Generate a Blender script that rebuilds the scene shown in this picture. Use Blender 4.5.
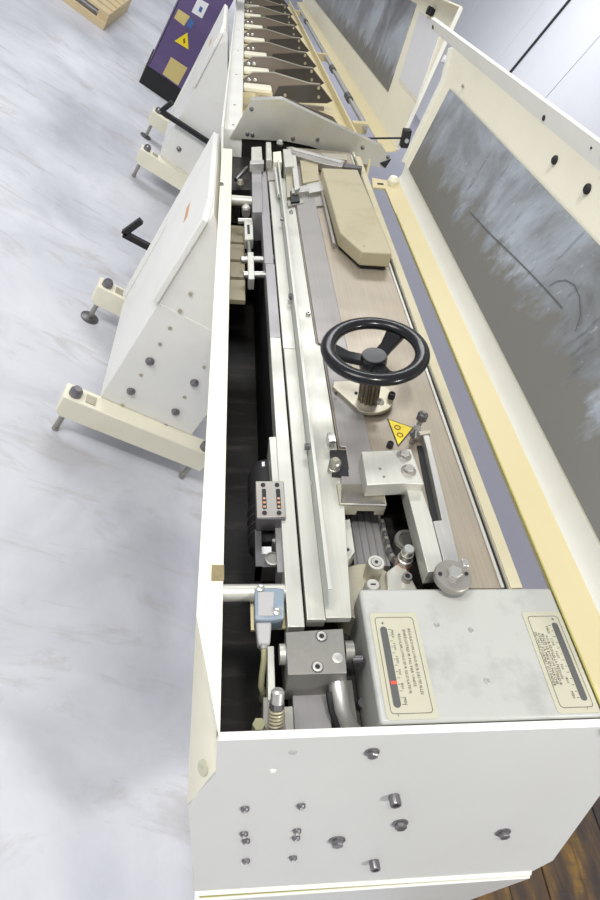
import bpy, math, random
from mathutils import Vector, Matrix

# ------------------------------------------------------------------ scene, camera, light
for o in list(bpy.data.objects):
    bpy.data.objects.remove(o, do_unlink=True)
S = bpy.context.scene
COL = S.collection
random.seed(7)

FOC = 600.0                      # focal length in pixels of the 600 x 900 frame
def unit(*v):
    return Vector(v).normalized()
CY = unit(-61, -615, FOC)        # machine's long axis, in camera axes (right, down, forward)
def down(u):
    return unit(u, (FOC*FOC - 61*u)/615.0, FOC)
CD, CDM = down(-630.0), down(-90.0)      # gravity; the tilted machine's own "down"
CX, CXM = CY.cross(-CD), CY.cross(-CDM)
HC, H0 = 1.7, 0.75               # camera above the floor; camera above the machine deck
TILT = CD.angle(CDM)

cam_d = bpy.data.cameras.new('camera')
cam = bpy.data.objects.new('camera', cam_d)
COL.objects.link(cam)
S.camera = cam
cam_d.sensor_fit = 'VERTICAL'
cam_d.sensor_height = 36.0
cam_d.lens = 36.0*FOC/900.0
cam_d.clip_start = 0.02
cam_d.clip_end = 200
rows = [CX, CY, -CD]             # world axes in camera axes
# blender camera looks along -Z with Y up: flip the down and forward axes
cam.matrix_world = Matrix([[r[0], -r[1], -r[2], 0] for r in rows] + [[0, 0, 0, 1]])
cam.location = (0, 0, HC)

world = bpy.data.worlds.new('world')
S.world = world
world.use_nodes = True
bgn = world.node_tree.nodes['Background']
bgn.inputs[0].default_value = (0.93, 0.96, 1.0, 1)
bgn.inputs[1].default_value = 0.47

def area(name, loc, target, size, power, color=(1, 1, 1), sy=None):
    l = bpy.data.lights.new(name, 'AREA')
    l.energy = power
    l.color = color
    l.shape = 'RECTANGLE'
    l.size = size
    l.size_y = sy or size
    o = bpy.data.objects.new(name, l)
    COL.objects.link(o)
    o.location = loc
    o.rotation_euler = (Vector(target) - Vector(loc)).to_track_quat('-Z', 'Y').to_euler()
area('ceiling_or_fill_light', (-1.4, -0.5, 4.3), (0.4, 1.0, 0.8), 0.3, 70, (1, 0.98, 0.94), 0.3)
area('ceiling_or_fill_light', (-1.0, 5.5, 4.6), (0.0, 5.0, 0), 0.9, 110, (0.98, 0.99, 1.0), 3.5)
area('ceiling_or_fill_light', (2.0, -2.3, 3.9), (0.2, 0.3, 0.5), 0.45, 95, (1, 0.98, 0.95), 0.45)
area('ceiling_or_fill_light', (-2.9, 0.5, 3.6), (0.4, 2.4, 0.6), 1.4, 84, (1, 0.985, 0.96), 1.6)  # unseen fill added at the left to lift legs and lids
area('ceiling_or_fill_light', (2.0, 12.5, 5.2), (6.5, 13.0, 2.2), 1.2, 300, (0.97, 0.98, 1.0), 6.0)  # unseen lamp added only to brighten the right wall
S.view_settings.view_transform = 'Standard'
S.view_settings.look = 'None'
S.view_settings.gamma = 1.0
S.view_settings.use_curve_mapping = False
S.view_settings.exposure = 0.1

# ------------------------------------------------------------------ frames and pixel rays
MW = Matrix.Identity(4)
ct, st = math.cos(TILT), math.sin(TILT)
MORG = Vector((0, 0, HC)) - H0*Vector((-st, 0, ct))
MM = Matrix.Translation(MORG) @ Matrix(((ct, 0, -st, 0), (0, 1, 0, 0), (st, 0, ct, 0), (0, 0, 0, 1)))
yf = unit(0.01094, 0.99765, -0.06764)
xf = (Vector((1, 0, 0)) - yf*yf.x).normalized()
zf = xf.cross(yf)
FORG = Vector((0, 2.2746, 0))
MF = MM @ Matrix.Translation(FORG) @ Matrix(((xf.x, yf.x, zf.x, 0), (xf.y, yf.y, zf.y, 0), (xf.z, yf.z, zf.z, 0), (0, 0, 0, 1)))

def ray(px, py, fr):
    r = (px-300.0)*Vector((1, 0, 0)) + (py-450.0)*Vector((0, 1, 0)) + Vector((0, 0, FOC))
    wv = Vector((r.dot(CX), r.dot(CY), -r.dot(CD)))
    inv = fr.inverted()
    return inv @ Vector((0, 0, HC)), inv.to_3x3() @ wv
def hit(px, py, n, d, fr=MM):            # ray against plane n.p = d of a frame
    o, v = ray(px, py, fr)
    n = Vector(n)
    t = (d - n.dot(o))/n.dot(v)
    return o + t*v
def P(px, py, z=0.0, fr=MM): return hit(px, py, (0, 0, 1), z, fr)
def PY(px, py, y, fr=MM): return hit(px, py, (0, 1, 0), y, fr)
def PX(px, py, x, fr=MM): return hit(px, py, (1, 0, 0), x, fr)
def P2(px, py, z=0.0, fr=MM):
    p = P(px, py, z, fr)
    return (p.x, p.y)

# ------------------------------------------------------------------ mesh helpers: (verts, faces)
def box(x0, x1, y0, y1, z0, z1):
    v = [(x, y, z) for z in (z0, z1) for y in (y0, y1) for x in (x0, x1)]
    return v, [(0, 2, 3, 1), (4, 5, 7, 6), (0, 1, 5, 4), (2, 6, 7, 3), (0, 4, 6, 2), (1, 3, 7, 5)]
def ccw(poly):
    a = sum(poly[i][0]*poly[(i+1) % len(poly)][1] - poly[(i+1) % len(poly)][0]*poly[i][1] for i in range(len(poly)))
    return list(poly) if a > 0 else list(poly)[::-1]
def prism(poly, z0, z1):                 # outline in x, y
    poly = ccw([(p[0], p[1]) for p in poly]); n = len(poly)
    v = [(x, y, z0) for x, y in poly] + [(x, y, z1) for x, y in poly]
    f = [tuple(range(n))[::-1], tuple(range(n, 2*n))]
    f += [(i, (i+1) % n, n+(i+1) % n, n+i) for i in range(n)]
    return v, f
def prism_xz(poly, y0, y1):              # outline in x, z
    poly = ccw(poly); n = len(poly)
    v = [(x, y0, z) for x, z in poly] + [(x, y1, z) for x, z in poly]
    f = [tuple(range(n)), tuple(range(n, 2*n))[::-1]]
    f += [((i+1) % n, i, n+i, n+(i+1) % n) for i in range(n)]
    return v, f
def prism_yz(poly, x0, x1):
    poly = ccw(poly); n = len(poly)
    v = [(x0, y, z) for y, z in poly] + [(x1, y, z) for y, z in poly]
    f = [tuple(range(n))[::-1], tuple(range(n, 2*n))]
    f += [(i, (i+1) % n, n+(i+1) % n, n+i) for i in range(n)]
    return v, f
def strip_xz(pts, t, y0, y1):            # bent sheet: profile polyline in x, z with thickness
    L = [Vector(p) for p in pts]
    nor = []
    for i in range(len(L)):
        a = L[max(i-1, 0)]; b = L[min(i+1, len(L)-1)]
        d = (b-a).normalized()
        nor.append(Vector((d.y, -d.x)))
    outer = [l + n*t for l, n in zip(L, nor)]
    v, f = [], []
    for l, o in zip(L, outer):
        v += [(l.x, y0, l.y), (l.x, y1, l.y), (o.x, y1, o.y), (o.x, y0, o.y)]
    n = len(L)
    for i in range(n-1):
        a, b = 4*i, 4*i+4
        for k in range(4):
            f.append((a+k, a+(k+1) % 4, b+(k+1) % 4, b+k))
    f += [(0, 3, 2, 1), (4*n-4, 4*n-3, 4*n-2, 4*n-1)]
    return v, f
def basis(ax):
    ax = Vector(ax).normalized()
    h = Vector((0, 1, 0)) if abs(ax.y) < 0.9 else Vector((1, 0, 0))
    e1 = h.cross(ax).normalized()
    return e1, ax.cross(e1), ax
def lathe(c, ax, prof, n=20, rot=0.0):   # prof: (radius, height) from bottom to top
    c = Vector(c); e1, e2, a = basis(ax)
    v, f = [], []
    for r, h in prof:
        for i in range(n):
            t = 2*math.pi*i/n + rot
            v.append(tuple(c + a*h + e1*(r*math.cos(t)) + e2*(r*math.sin(t))))
    m = len(prof)
    for j in range(m-1):
        for i in range(n):
            f.append((j*n+i, j*n+(i+1) % n, (j+1)*n+(i+1) % n, (j+1)*n+i))
    f.append(tuple(range(n))[::-1]); f.append(tuple(range((m-1)*n, m*n)))
    return v, f
def cyl(c, ax, r, h, n=20, rot=0.0): return lathe(c, ax, [(r, 0), (r, h)], n, rot)
def rod(a, b, r, n=12):
    a, b = Vector(a), Vector(b)
    return cyl(a, b-a, r, (b-a).length, n)
def ringp(c, ax, ro, ri, h, n=24):       # flat ring
    return tuple(loft_closed(lathe(c, ax, [(ri, 0), (ro, 0), (ro, h), (ri, h), (ri, 0)], n), n))
def loft_closed(m, n):
    v, f = m
    return v, f[:-2]
def torus(c, ax, R, r, n=48, k=14, squash=1.0):
    prof = [(R + r*math.cos(2*math.pi*i/k), squash*r*math.sin(2*math.pi*i/k)) for i in range(k+1)]
    return loft_closed(lathe(c, ax, prof, n), n)
def tube(path, r, n=10):
    path = [Vector(p) for p in path]
    v, f = [], []
    prev = None
    for i, p in enumerate(path):
        d = (path[min(i+1, len(path)-1)] - path[max(i-1, 0)]).normalized()
        if prev is None:
            e1 = basis(d)[0]
        else:
            e1 = (prev - d*prev.dot(d)).normalized()
        prev = e1
        e2 = d.cross(e1)
        for k in range(n):
            t = 2*math.pi*k/n
            v.append(tuple(p + e1*(r*math.cos(t)) + e2*(r*math.sin(t))))
    for i in range(len(path)-1):
        for k in range(n):
            f.append((i*n+k, i*n+(k+1) % n, (i+1)*n+(k+1) % n, (i+1)*n+k))
    f.append(tuple(range(n))[::-1]); f.append(tuple(range((len(path)-1)*n, len(path)*n)))
    return v, f
def join(*ms):
    v, f = [], []
    for mv, mf in ms:
        o = len(v)
        v += list(mv); f += [tuple(i+o for i in q) for q in mf]
    return v, f
def poly3(pts, d):                       # planar outline in space, thickened by vector d
    pts = [Vector(p) for p in pts]; d = Vector(d); n = len(pts)
    nrm = Vector((0, 0, 0))
    for i in range(n):
        nrm += pts[i].cross(pts[(i+1) % n])
    if nrm.dot(d) > 0:
        pts = pts[::-1]
    v = [tuple(p) for p in pts] + [tuple(p+d) for p in pts]
    f = [tuple(range(n)), tuple(range(n, 2*n))[::-1]]
    f += [((i+1) % n, i, n+i, n+(i+1) % n) for i in range(n)]
    return v, f
def rounded(x0, x1, y0, y1, r, k=5):
    out = []
    for cx, cy, a0 in ((x1-r, y1-r, 0), (x0+r, y1-r, 90), (x0+r, y0+r, 180), (x1-r, y0+r, 270)):
        for i in range(k+1):
            a = math.radians(a0 + 90*i/k)
            out.append((cx + r*math.cos(a), cy + r*math.sin(a)))
    return out

ORG = {}
def thing(name, label, cat, fr, org=(0, 0, 0), group=None):
    o = bpy.data.objects.new(name, None)
    COL.objects.link(o)
    o.empty_display_size = 0.05
    o.matrix_world = fr @ Matrix.Translation(Vector(org))
    o['label'] = label; o['category'] = cat
    if group: o['group'] = group
    ORG[o.name] = Vector(org)
    return o
def mesh(name, m, mat, bevel=0.0, smooth=35, seg=2):
    me = bpy.data.meshes.new(name)
    me.from_pydata([tuple(p) for p in m[0]], [], m[1])
    me.validate(); me.update()
    me.materials.append(mat)
    if smooth:
        me.shade_smooth()
        me.set_sharp_from_angle(angle=math.radians(smooth))
    return me
def part(name, m, mat, parent, bevel=0.0, seg=2, smooth=35, label=None, kind=None):
    off = ORG[parent.name]
    me = mesh(name, ([Vector(p)-off for p in m[0]], m[1]), mat, smooth=smooth)
    o = bpy.data.objects.new(name, me)
    COL.objects.link(o)
    o.parent = parent
    ORG[o.name] = off
    if bevel:
        b = o.modifiers.new('bevel', 'BEVEL')
        b.width = bevel; b.segments = seg; b.limit_method = 'ANGLE'; b.angle_limit = math.radians(40)
        b.harden_normals = False
    if label: o['label'] = label
    if kind: o['kind'] = kind
    return o
def piece(name, src, parent, loc):       # another copy of a part's mesh
    o = bpy.data.objects.new(name, src.data)
    COL.objects.link(o); o.parent = parent; o.location = loc
    ORG[o.name] = ORG[parent.name]
    return o
def struct(name, m, mat, fr=MW, label=None, cat=None):
    o = bpy.data.objects.new(name, mesh(name, m, mat))
    COL.objects.link(o); o.matrix_world = fr
    o['kind'] = 'structure'
    if label: o['label'] = label
    if cat: o['category'] = cat
    ORG[o.name] = Vector((0, 0, 0))
    return o

# ------------------------------------------------------------------ materials
def nodes_of(name):
    m = bpy.data.materials.new(name); m.use_nodes = True
    nt = m.node_tree
    return m, nt, nt.nodes['Principled BSDF']
def ramp(nt, fac, stops):
    r = nt.nodes.new('ShaderNodeValToRGB')
    e = r.color_ramp.elements
    while len(e) < len(stops): e.new(0.5)
    for el, (p, c) in zip(e, stops):
        el.position = p; el.color = (*c, 1)
    nt.links.new(fac, r.inputs[0])
    return r.outputs[0]
def noise(nt, scale, stretch=(1, 1, 1), detail=4, rough=0.55, off=(0, 0, 0), rot=(0, 0, 0), dist=0.0):
    tc = nt.nodes.new('ShaderNodeTexCoord'); mp = nt.nodes.new('ShaderNodeMapping')
    mp.inputs['Scale'].default_value = stretch; mp.inputs['Location'].default_value = off
    mp.inputs['Rotation'].default_value = rot
    nt.links.new(tc.outputs['Object'], mp.inputs[0])
    n = nt.nodes.new('ShaderNodeTexNoise')
    n.inputs['Scale'].default_value = scale; n.inputs['Detail'].default_value = detail
    n.inputs['Roughness'].default_value = rough; n.inputs['Distortion'].default_value = dist
    nt.links.new(mp.outputs[0], n.inputs['Vector'])
    return n.outputs['Fac']
def mixc(nt, fac, a, b):
    x = nt.nodes.new('ShaderNodeMix'); x.data_type = 'RGBA'
    for sock, val in ((x.inputs[0], fac), (x.inputs[6], a), (x.inputs[7], b)):
        if hasattr(val, 'is_output'): nt.links.new(val, sock)
        else: sock.default_value = val if isinstance(val, float) else (*val, 1)
    return x.outputs[2]
def dark(c, k): return tuple(v*k for v in c)

def paint(name, c, rough=0.45, dirt=None, amount=0.5, scale=9.0, spec=0.4, stretch=(1, 1, 1)):
    m, nt, b = nodes_of(name)
    n1 = noise(nt, scale, stretch)
    base = mixc(nt, n1, dark(c, 0.94), dark(c, 1.03))
    if dirt:
        n2 = noise(nt, scale*0.7, stretch, 6, 0.65, (3, 1, 7))
        f = ramp(nt, n2, [(0.52, (0, 0, 0)), (0.72, (amount,)*3)])
        base = mixc(nt, f, base, dirt)
    nt.links.new(base, b.inputs['Base Color'])
    b.inputs['Roughness'].default_value = rough
    b.inputs['Specular IOR Level'].default_value = spec
    return m
def steel(name, c, rough=0.38, metal=0.75, stretch=(60, 2, 60), var=0.18, stain=None, amount=0.5):
    m, nt, b = nodes_of(name)
    n1 = noise(nt, 4.0, stretch, 3)
    base = mixc(nt, n1, dark(c, 1-var), dark(c, 1+var*0.6))
    if stain:
        n2 = noise(nt, 6.0, (1, 1, 1), 5, 0.6, (5, 2, 1))
        base = mixc(nt, ramp(nt, n2, [(0.5, (0, 0, 0)), (0.7, (amount,)*3)]), base, stain)
    nt.links.new(base, b.inputs['Base Color'])
    n3 = noise(nt, 12.0, (1, 1, 1), 3, 0.5, (1, 1, 1))
    rr = ramp(nt, n3, [(0.3, (rough*0.8,)*3), (0.7, (rough*1.25,)*3)])
    nt.links.new(rr, b.inputs['Roughness'])
    b.inputs['Metallic'].default_value = metal
    return m

CREAM = paint('cream_paint', (0.82, 0.785, 0.64), 0.4, (0.55, 0.48, 0.30), 0.12)
WHITE = paint('white_paint', (0.78, 0.78, 0.73), 0.42, (0.6, 0.55, 0.42), 0.15)
PANELP = paint('grey_white_paint', (0.56, 0.56, 0.54), 0.42, (0.5, 0.48, 0.42), 0.12, 6)
LEGP = paint('leg_paint', (0.80, 0.795, 0.765), 0.5, (0.55, 0.52, 0.45), 0.15, 5)
YELLOWCREAM = paint('yellow_cream_paint', (0.62, 0.54, 0.32), 0.4, (0.55, 0.46, 0.16), 0.18, 6)
OLIVE = paint('oily_edge_paint', (0.40, 0.37, 0.11), 0.35, (0.3, 0.28, 0.06), 0.5, 30)
TANCOVER = paint('tan_cover_paint', (0.44, 0.39, 0.26), 0.4, (0.30, 0.24, 0.11), 0.45, 12)
BOXP = paint('worn_grey_paint', (0.43, 0.435, 0.41), 0.38, (0.25, 0.25, 0.24), 0.7, 12)
STEEL = steel('bright_steel', (0.56, 0.55, 0.52))
STEELW = steel('pale_steel', (0.57, 0.565, 0.51), 0.42, 0.5, var=0.1)
GREYBAR = steel('grey_bar_steel', (0.33, 0.32, 0.325), 0.42, 0.5, var=0.1)
DECK = steel('ground_deck_steel', (0.385, 0.335, 0.27), 0.42, 0.45, (90, 1.2, 90), 0.22, (0.45, 0.37, 0.20), 0.3)
SLIDE = steel('slide_steel', (0.30, 0.285, 0.275), 0.45, 0.35, (90, 1.2, 90), 0.12)
TANSTEEL = steel('yellowed_steel', (0.46, 0.43, 0.34), 0.35, 0.5, (2, 60, 60), 0.1, (0.6, 0.5, 0.2), 0.3)
MIDSTEEL = steel('mid_steel', (0.38, 0.36, 0.33), 0.4, 0.7, (3, 3, 3), 0.2)
BLOCKST = steel('block_steel', (0.27, 0.262, 0.24), 0.42, 0.6, (30, 30, 2), 0.12)
POSTST = steel('post_steel', (0.20, 0.175, 0.14), 0.3, 0.85, (3, 3, 3), 0.2)
HUBCAP = steel('hub_cap_grey', (0.10, 0.10, 0.105), 0.4, 0.6, (3, 3, 3), 0.3)
FLANGEP = paint('flange_cream', (0.55, 0.50, 0.35), 0.4, (0.4, 0.34, 0.16), 0.4, 12)
DARKST = steel('dark_steel', (0.16, 0.155, 0.16), 0.35, 0.75, (3, 3, 3), 0.2)
FINST = steel('brown_fin_steel', (0.24, 0.205, 0.18), 0.42, 0.5, (3, 3, 3), 0.15)
FINDK = steel('fin_lower_dark', (0.075, 0.07, 0.068), 0.4, 0.5, (3, 3, 3), 0.2)
GREENWEB = steel('grey_green_steel', (0.46, 0.50, 0.47), 0.35, 0.6, (2, 1, 60), 0.08)
BLACK = paint('black_gloss', (0.010, 0.010, 0.012), 0.2, spec=0.35)
BLACKM = paint('black_matt', (0.016, 0.016, 0.018), 0.55)
PIT = paint('recess_shade_black', (0.022, 0.020, 0.019), 0.4, (0.085, 0.073, 0.063), 0.9, 8, stretch=(1, 6, 1))  # shade of the deep recess put into the colour, brown-grey patches over it
BOLT = steel('bolt_steel', (0.24, 0.23, 0.24), 0.32, 0.85, (3, 3, 3), 0.2)
BOLTL = steel('zinc_steel', (0.66, 0.65, 0.62), 0.3, 0.85, (3, 3, 3), 0.15)
SIGN = paint('sign_yellow', (0.86, 0.68, 0.02), 0.4)
SIGNINK = paint('sign_brown', (0.25, 0.12, 0.01), 0.5)
LABELP = paint('label_cream', (0.47, 0.455, 0.355), 0.4, (0.42, 0.39, 0.27), 0.4, 20)
INK = paint('label_ink', (0.06, 0.05, 0.04), 0.5)
SLOTM = paint('slot_grey', (0.10, 0.10, 0.10), 0.3)
RED = paint('red_pointer', (0.75, 0.09, 0.06), 0.4)
BLUE = paint('blue_plastic', (0.22, 0.275, 0.33), 0.4, (0.4, 0.43, 0.43), 0.6, 60)
TABM = paint('brown_tape', (0.26, 0.21, 0.11), 0.45, (0.12, 0.1, 0.05), 0.6, 60)
WELD = paint('greenish_weld', (0.50, 0.50, 0.38), 0.4, (0.3, 0.28, 0.15), 0.6, 90)
XPLATE = steel('stainless_sheet', (0.58, 0.57, 0.51), 0.36, 0.5, (2, 2, 2), 0.08, (0.52, 0.46, 0.22), 0.4)
GREYPL = paint('grey_plastic', (0.40, 0.39, 0.39), 0.5)
CABLE = paint('cable_olive', (0.27, 0.26, 0.15), 0.45)
COPPER = steel('copper_brush', (0.62, 0.34, 0.22), 0.4, 0.8, (3, 3, 3), 0.3)
PURPLE = paint('purple_paint', (0.115, 0.078, 0.195), 0.4, (0.2, 0.16, 0.28), 0.3, 5)
PLATEY = paint('gold_label', (0.62, 0.50, 0.20), 0.4)
PAPER = paint('paper_white', (0.78, 0.78, 0.80), 0.5)
BLUEINK = paint('blue_mark', (0.06, 0.14, 0.36), 0.5)
PALLETW = paint('pallet_wood', (0.62, 0.50, 0.30), 0.7, (0.42, 0.30, 0.14), 0.6, 4, stretch=(1, 8, 8))
WALLP = paint('wall_white', (0.72, 0.725, 0.76), 0.6, scale=1.5)
STICKER = paint('orange_sticker', (0.62, 0.34, 0.16), 0.5)

def concrete():
    m, nt, b = nodes_of('polished_concrete')
    n1 = noise(nt, 1.3, (1, 1, 1), 7, 0.6, dist=0.4)
    c = ramp(nt, n1, [(0.3, (0.44, 0.45, 0.50)), (0.5, (0.585, 0.595, 0.64)), (0.66, (0.71, 0.715, 0.755))])
    n2 = noise(nt, 2.2, (1.0, 3.2, 1), 6, 0.7, (2, 5, 0), (0, 0, 0.5), 0.8)
    c = mixc(nt, ramp(nt, n2, [(0.53, (0, 0, 0)), (0.72, (0.75,)*3)]), c, (0.40, 0.37, 0.355))
    n3 = noise(nt, 14, (1, 1, 1), 5, 0.7, (9, 1, 0))
    c = mixc(nt, ramp(nt, n3, [(0.62, (0, 0, 0)), (0.8, (0.35,)*3)]), c, (0.40, 0.38, 0.38))
    nt.links.new(c, b.inputs['Base Color'])
    rr = ramp(nt, n1, [(0.3, (0.32,)*3), (0.7, (0.5,)*3)])
    nt.links.new(rr, b.inputs['Roughness'])
    return m
CONC = concrete()
FLOORGV = paint('grey_violet_floor', (0.32, 0.32, 0.38), 0.5, scale=1.2)
def oldwood():
    m, nt, b = nodes_of('old_plank_wood')
    n1 = noise(nt, 2.2, (4, 1.6, 6), 6, 0.65, dist=0.6)
    c = ramp(nt, n1, [(0.38, (0.045, 0.034, 0.030)), (0.52, (0.11, 0.066, 0.032)), (0.66, (0.26, 0.145, 0.03))])
    n2 = noise(nt, 26.0, (0.5, 6, 1), 3)
    c = mixc(nt, ramp(nt, n2, [(0.45, (0, 0, 0)), (0.7, (0.5,)*3)]), c, (0.09, 0.055, 0.035))
    nt.links.new(c, b.inputs['Base Color'])
    b.inputs['Roughness'].default_value = 0.55
    return m
OLDWOOD = oldwood()
def lidsheet():
    m, nt, b = nodes_of('dusty_lid_sheet')
    n1 = noise(nt, 3.0, (1, 1, 1), 6, 0.65, (1, 2, 3), dist=0.5)
    c = ramp(nt, n1, [(0.36, (0.17, 0.17, 0.165)), (0.5, (0.29, 0.31, 0.33)), (0.62, (0.42, 0.46, 0.51))])
    n2 = noise(nt, 9.0, (1, 5.5, 1.2), 5, 0.7, (4, 0, 0), (0.45, 0, 0), 0.4)
    c = mixc(nt, ramp(nt, n2, [(0.58, (0, 0, 0)), (0.7, (0.6,)*3)]), c, (0.10, 0.105, 0.11))
    n3 = noise(nt, 60, (1, 1, 1), 2, 0.5, (7, 0, 0))
    c = mixc(nt, ramp(nt, n3, [(0.66, (0, 0, 0)), (0.75, (0.45,)*3)]), c, (0.5, 0.54, 0.58))
    tc = nt.nodes.new('ShaderNodeTexCoord'); sx = nt.nodes.new('ShaderNodeSeparateXYZ')
    nt.links.new(tc.outputs['Object'], sx.inputs[0])
    n4 = noise(nt, 7.0, (1, 1.6, 1), 6, 0.65, (2, 8, 3))
    ma = nt.nodes.new('ShaderNodeMath'); ma.operation = 'MULTIPLY_ADD'
    nt.links.new(n4, ma.inputs[0]); ma.inputs[1].default_value = 0.28; nt.links.new(sx.outputs[2], ma.inputs[2])
    band = ramp(nt, ma.outputs[0], [(0.27, (1, 1, 1)), (0.31, (0, 0, 0))])
    c = mixc(nt, band, c, (0.205, 0.20, 0.18))
    nt.links.new(c, b.inputs['Base Color'])
    b.inputs['Metallic'].default_value = 0.35
    nt.links.new(ramp(nt, n1, [(0.35, (0.3,)*3), (0.65, (0.5,)*3)]), b.inputs['Roughness'])
    return m
LIDSHEET = lidsheet()

# ------------------------------------------------------------------ the setting
fl = struct('floor', box(-9, 6.5, -5, 24, -0.1, 0), CONC)
fl['label'] = 'pale polished concrete floor with scuffs'
fw = struct('floor_right', box(1.25, 6.5, 1.3, 24, 0.0, 0.003), FLOORGV)  # strip of darker, even floor colour added over the concrete
fw['label'] = 'plain darker grey-violet strip of floor right of the machine'
wr = struct('wall_right', box(6.56, 6.75, -5, 24, 0, 6), WALLP)
wr['label'] = 'white panelled wall behind the open lids'
ys = [-5, 0, 4.0, 8.2, 12.3, 15.22, 18.5, 24]
for a, b_ in zip(ys[:-1], ys[1:]):
    part('wall_panel', box(6.5, 6.558, a+0.012, b_-0.012, 0.0, 6), WALLP, wr, 0.004)
wb = struct('wall_back', box(-9, 6.5, 24, 24.2, 0, 6), WALLP)
wb['label'] = 'white wall at the far end of the hall'
cb = thing('wall_conduit', 'thin black vertical conduit running up the white wall', 'conduit', MW, (6.48, 14.2, 0))
part('pipe', cyl((6.47, 14.2, 0.0), (0, 0, 1), 0.024, 6, 10), BLACKM, cb)
for z in (0.6, 4.6):
    part('clip', box(6.44, 6.5, 14.16, 14.24, z, z+0.03), BLACKM, cb)

# wooden platform on the right of the machine
wp = thing('wooden_platform', 'dark stained plank platform lying on the floor below the machine end', 'platform', MW, (2.5, 0.1, 0))
xs = 1.62
k = 0
while xs < 3.55:
    wdt = (0.235, 0.25, 0.215)[k % 3]
    part('plank', box(xs, xs+wdt-0.008, -1.1+0.03*(k % 2), 1.15+0.04*(k % 3), 0.03, 0.06+0.003*(k % 2)), OLDWOOD, wp, 0.004)
    xs += wdt; k += 1
for y in (-0.9, 0.0, 0.95):
    part('bearer', box(1.62, xs-0.01, y, y+0.09, 0, 0.03), OLDWOOD, wp)

# ------------------------------------------------------------------ fasteners
def hexbolt(name, c, ax, r, parent, mat=BOLT, flange=True, h=None):
    h = h or r*0.95
    prof = lathe(c, ax, [(r, 0), (r, h*0.85), (r*0.82, h)], 6, random.random())
    o = part(name, prof, mat, parent, 0.0, smooth=25)
    if flange:
        part('washer', lathe(c, ax, [(r*1.35, 0), (r*1.35, h*0.16), (r*1.05, h*0.3)], 20), mat, o)
    return o
def capscrew(name, c, ax, r, parent, mat=BOLT, h=None):
    h = h or r*1.3
    o = part(name, loft_cap(c, ax, r, h), mat, parent)
    part('socket', cyl(Vector(c)+Vector(ax).normalized()*(h*0.72), ax, r*0.55, h*0.1, 6), BLACKM, o)
    return o
def loft_cap(c, ax, r, h):
    return lathe(c, ax, [(r, 0), (r, h*0.92), (r*0.93, h), (r*0.58, h), (r*0.58, h*0.7)], 20)
def hole(name, c, ax, r, parent, mat=BLACKM):
    return part(name, cyl(Vector(c)-Vector(ax).normalized()*0.001, ax, r, 0.0022, 14), mat, parent)

# ------------------------------------------------------------------ machine frame (tilted)
KF = 0.2                                     # slope of the end panel
def on_panel(px, py):
    return hit(px, py, (0, 1, -KF), 0.2545)
frame = thing('gathering_machine', 'long cream machine body with recessed black trough and open left rim', 'machine', MM, (0.2, 1.2, -0.45))
p_in = P(218, 741, 0); p_c = P(216.5, 776, 0); p_o = P(187, 805, 0)
part('rim', prism([(0.003, 2.17), (0.003, 0.42), (-0.0325, 0.42), (-0.0325, 2.17)], -0.006, 0.0), CREAM, frame, 0.001)
c_in, c_out = on_panel(216.5, 776), on_panel(187, 805)
ev = [Vector((-0.0325, 0.42, 0)), Vector((0.003, 0.42, 0)), Vector((0.003, 0.2545, 0)), c_in, c_out]
ev += [q + Vector((0, 0.002, -0.006)) for q in ev]
part('rim_end', (ev, [(0, 2, 1), (0, 3, 2), (0, 4, 3), (5, 6, 7), (5, 7, 8), (5, 8, 9), (0, 1, 6, 5), (1, 2, 7, 6), (2, 3, 8, 7), (3, 4, 9, 8), (4, 0, 5, 9)]), CREAM, frame, smooth=50)
part('outer_wall', prism_yz([(0.42, -0.006), (2.17, -0.006), (2.17, -0.45), (0.18, -0.45), (0.23, -0.155)], -0.0325, -0.029), CREAM, frame)
part('inner_wall', box(-0.001, 0.003, 0.2645, 2.17, -0.43, -0.006), PIT, frame, label='inside wall coloured near-black for the recess shade')
part('trough_floor', box(0.003, 0.56, 0.20, 2.24, -0.45, -0.43), PIT, frame, label='trough floor coloured near-black for the recess shade')
part('right_wall', box(0.432, 0.436, 0.28, 2.25, -0.43, -0.002), CREAM, frame)
part('right_flange', box(0.4325, 0.452, 0.458, 2.20, -0.006, 0.001), FLANGEP, frame, 0.001)
part('back_shade_sheet', box(0.003, 0.34, 2.276, 2.282, -0.43, 0.02), PIT, frame)  # black sheet added to keep the space under the cross plate dark
# weathered cream ribs on the inner wall at the far end
for i, (a, b_) in enumerate(((1.36, 1.46), (1.475, 1.555), (1.57, 1.66), (1.675, 1.78))):
    part('rib_plate', box(0.003, 0.045, a, b_, -0.10-0.005*(i % 2), -0.085), TANCOVER, frame, 0.002)
hexbolt('rim_bolt', P(221.5, 185, 0.0), (0, 0, 1), 0.007, frame, BOLT, False)
wn_ = (ev[4]-ev[0]).cross(ev[3]-ev[0]).normalized()
if wn_.z < 0: wn_ = -wn_
part('weld_spot', lathe(hit(203, 768, wn_, wn_.dot(ev[0])+0.001), wn_, [(0.010, -0.003), (0.010, 0.001), (0.006, 0.0016)], 18), WELD, frame)
part('rim_tab', box(-0.014, 0.004, P(214, 581).y, P(214, 566).y, 0.0, 0.003), TABM, frame, label='brown taped tab')
# crossbars between rim and bars
part('crossbar', rod((0.003, 0.462, -0.015), (0.092, 0.462, -0.015), 0.0125, 20), STEELW, frame)
part('crossbar', rod((0.003, P(238, 194).y, -0.02), (0.085, P(238, 194).y, -0.02), 0.015, 16), STEELW, frame)
part('support_beam', box(0.092, 0.116, 0.42, 2.24, -0.43, -0.05), BLACKM, frame)

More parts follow.
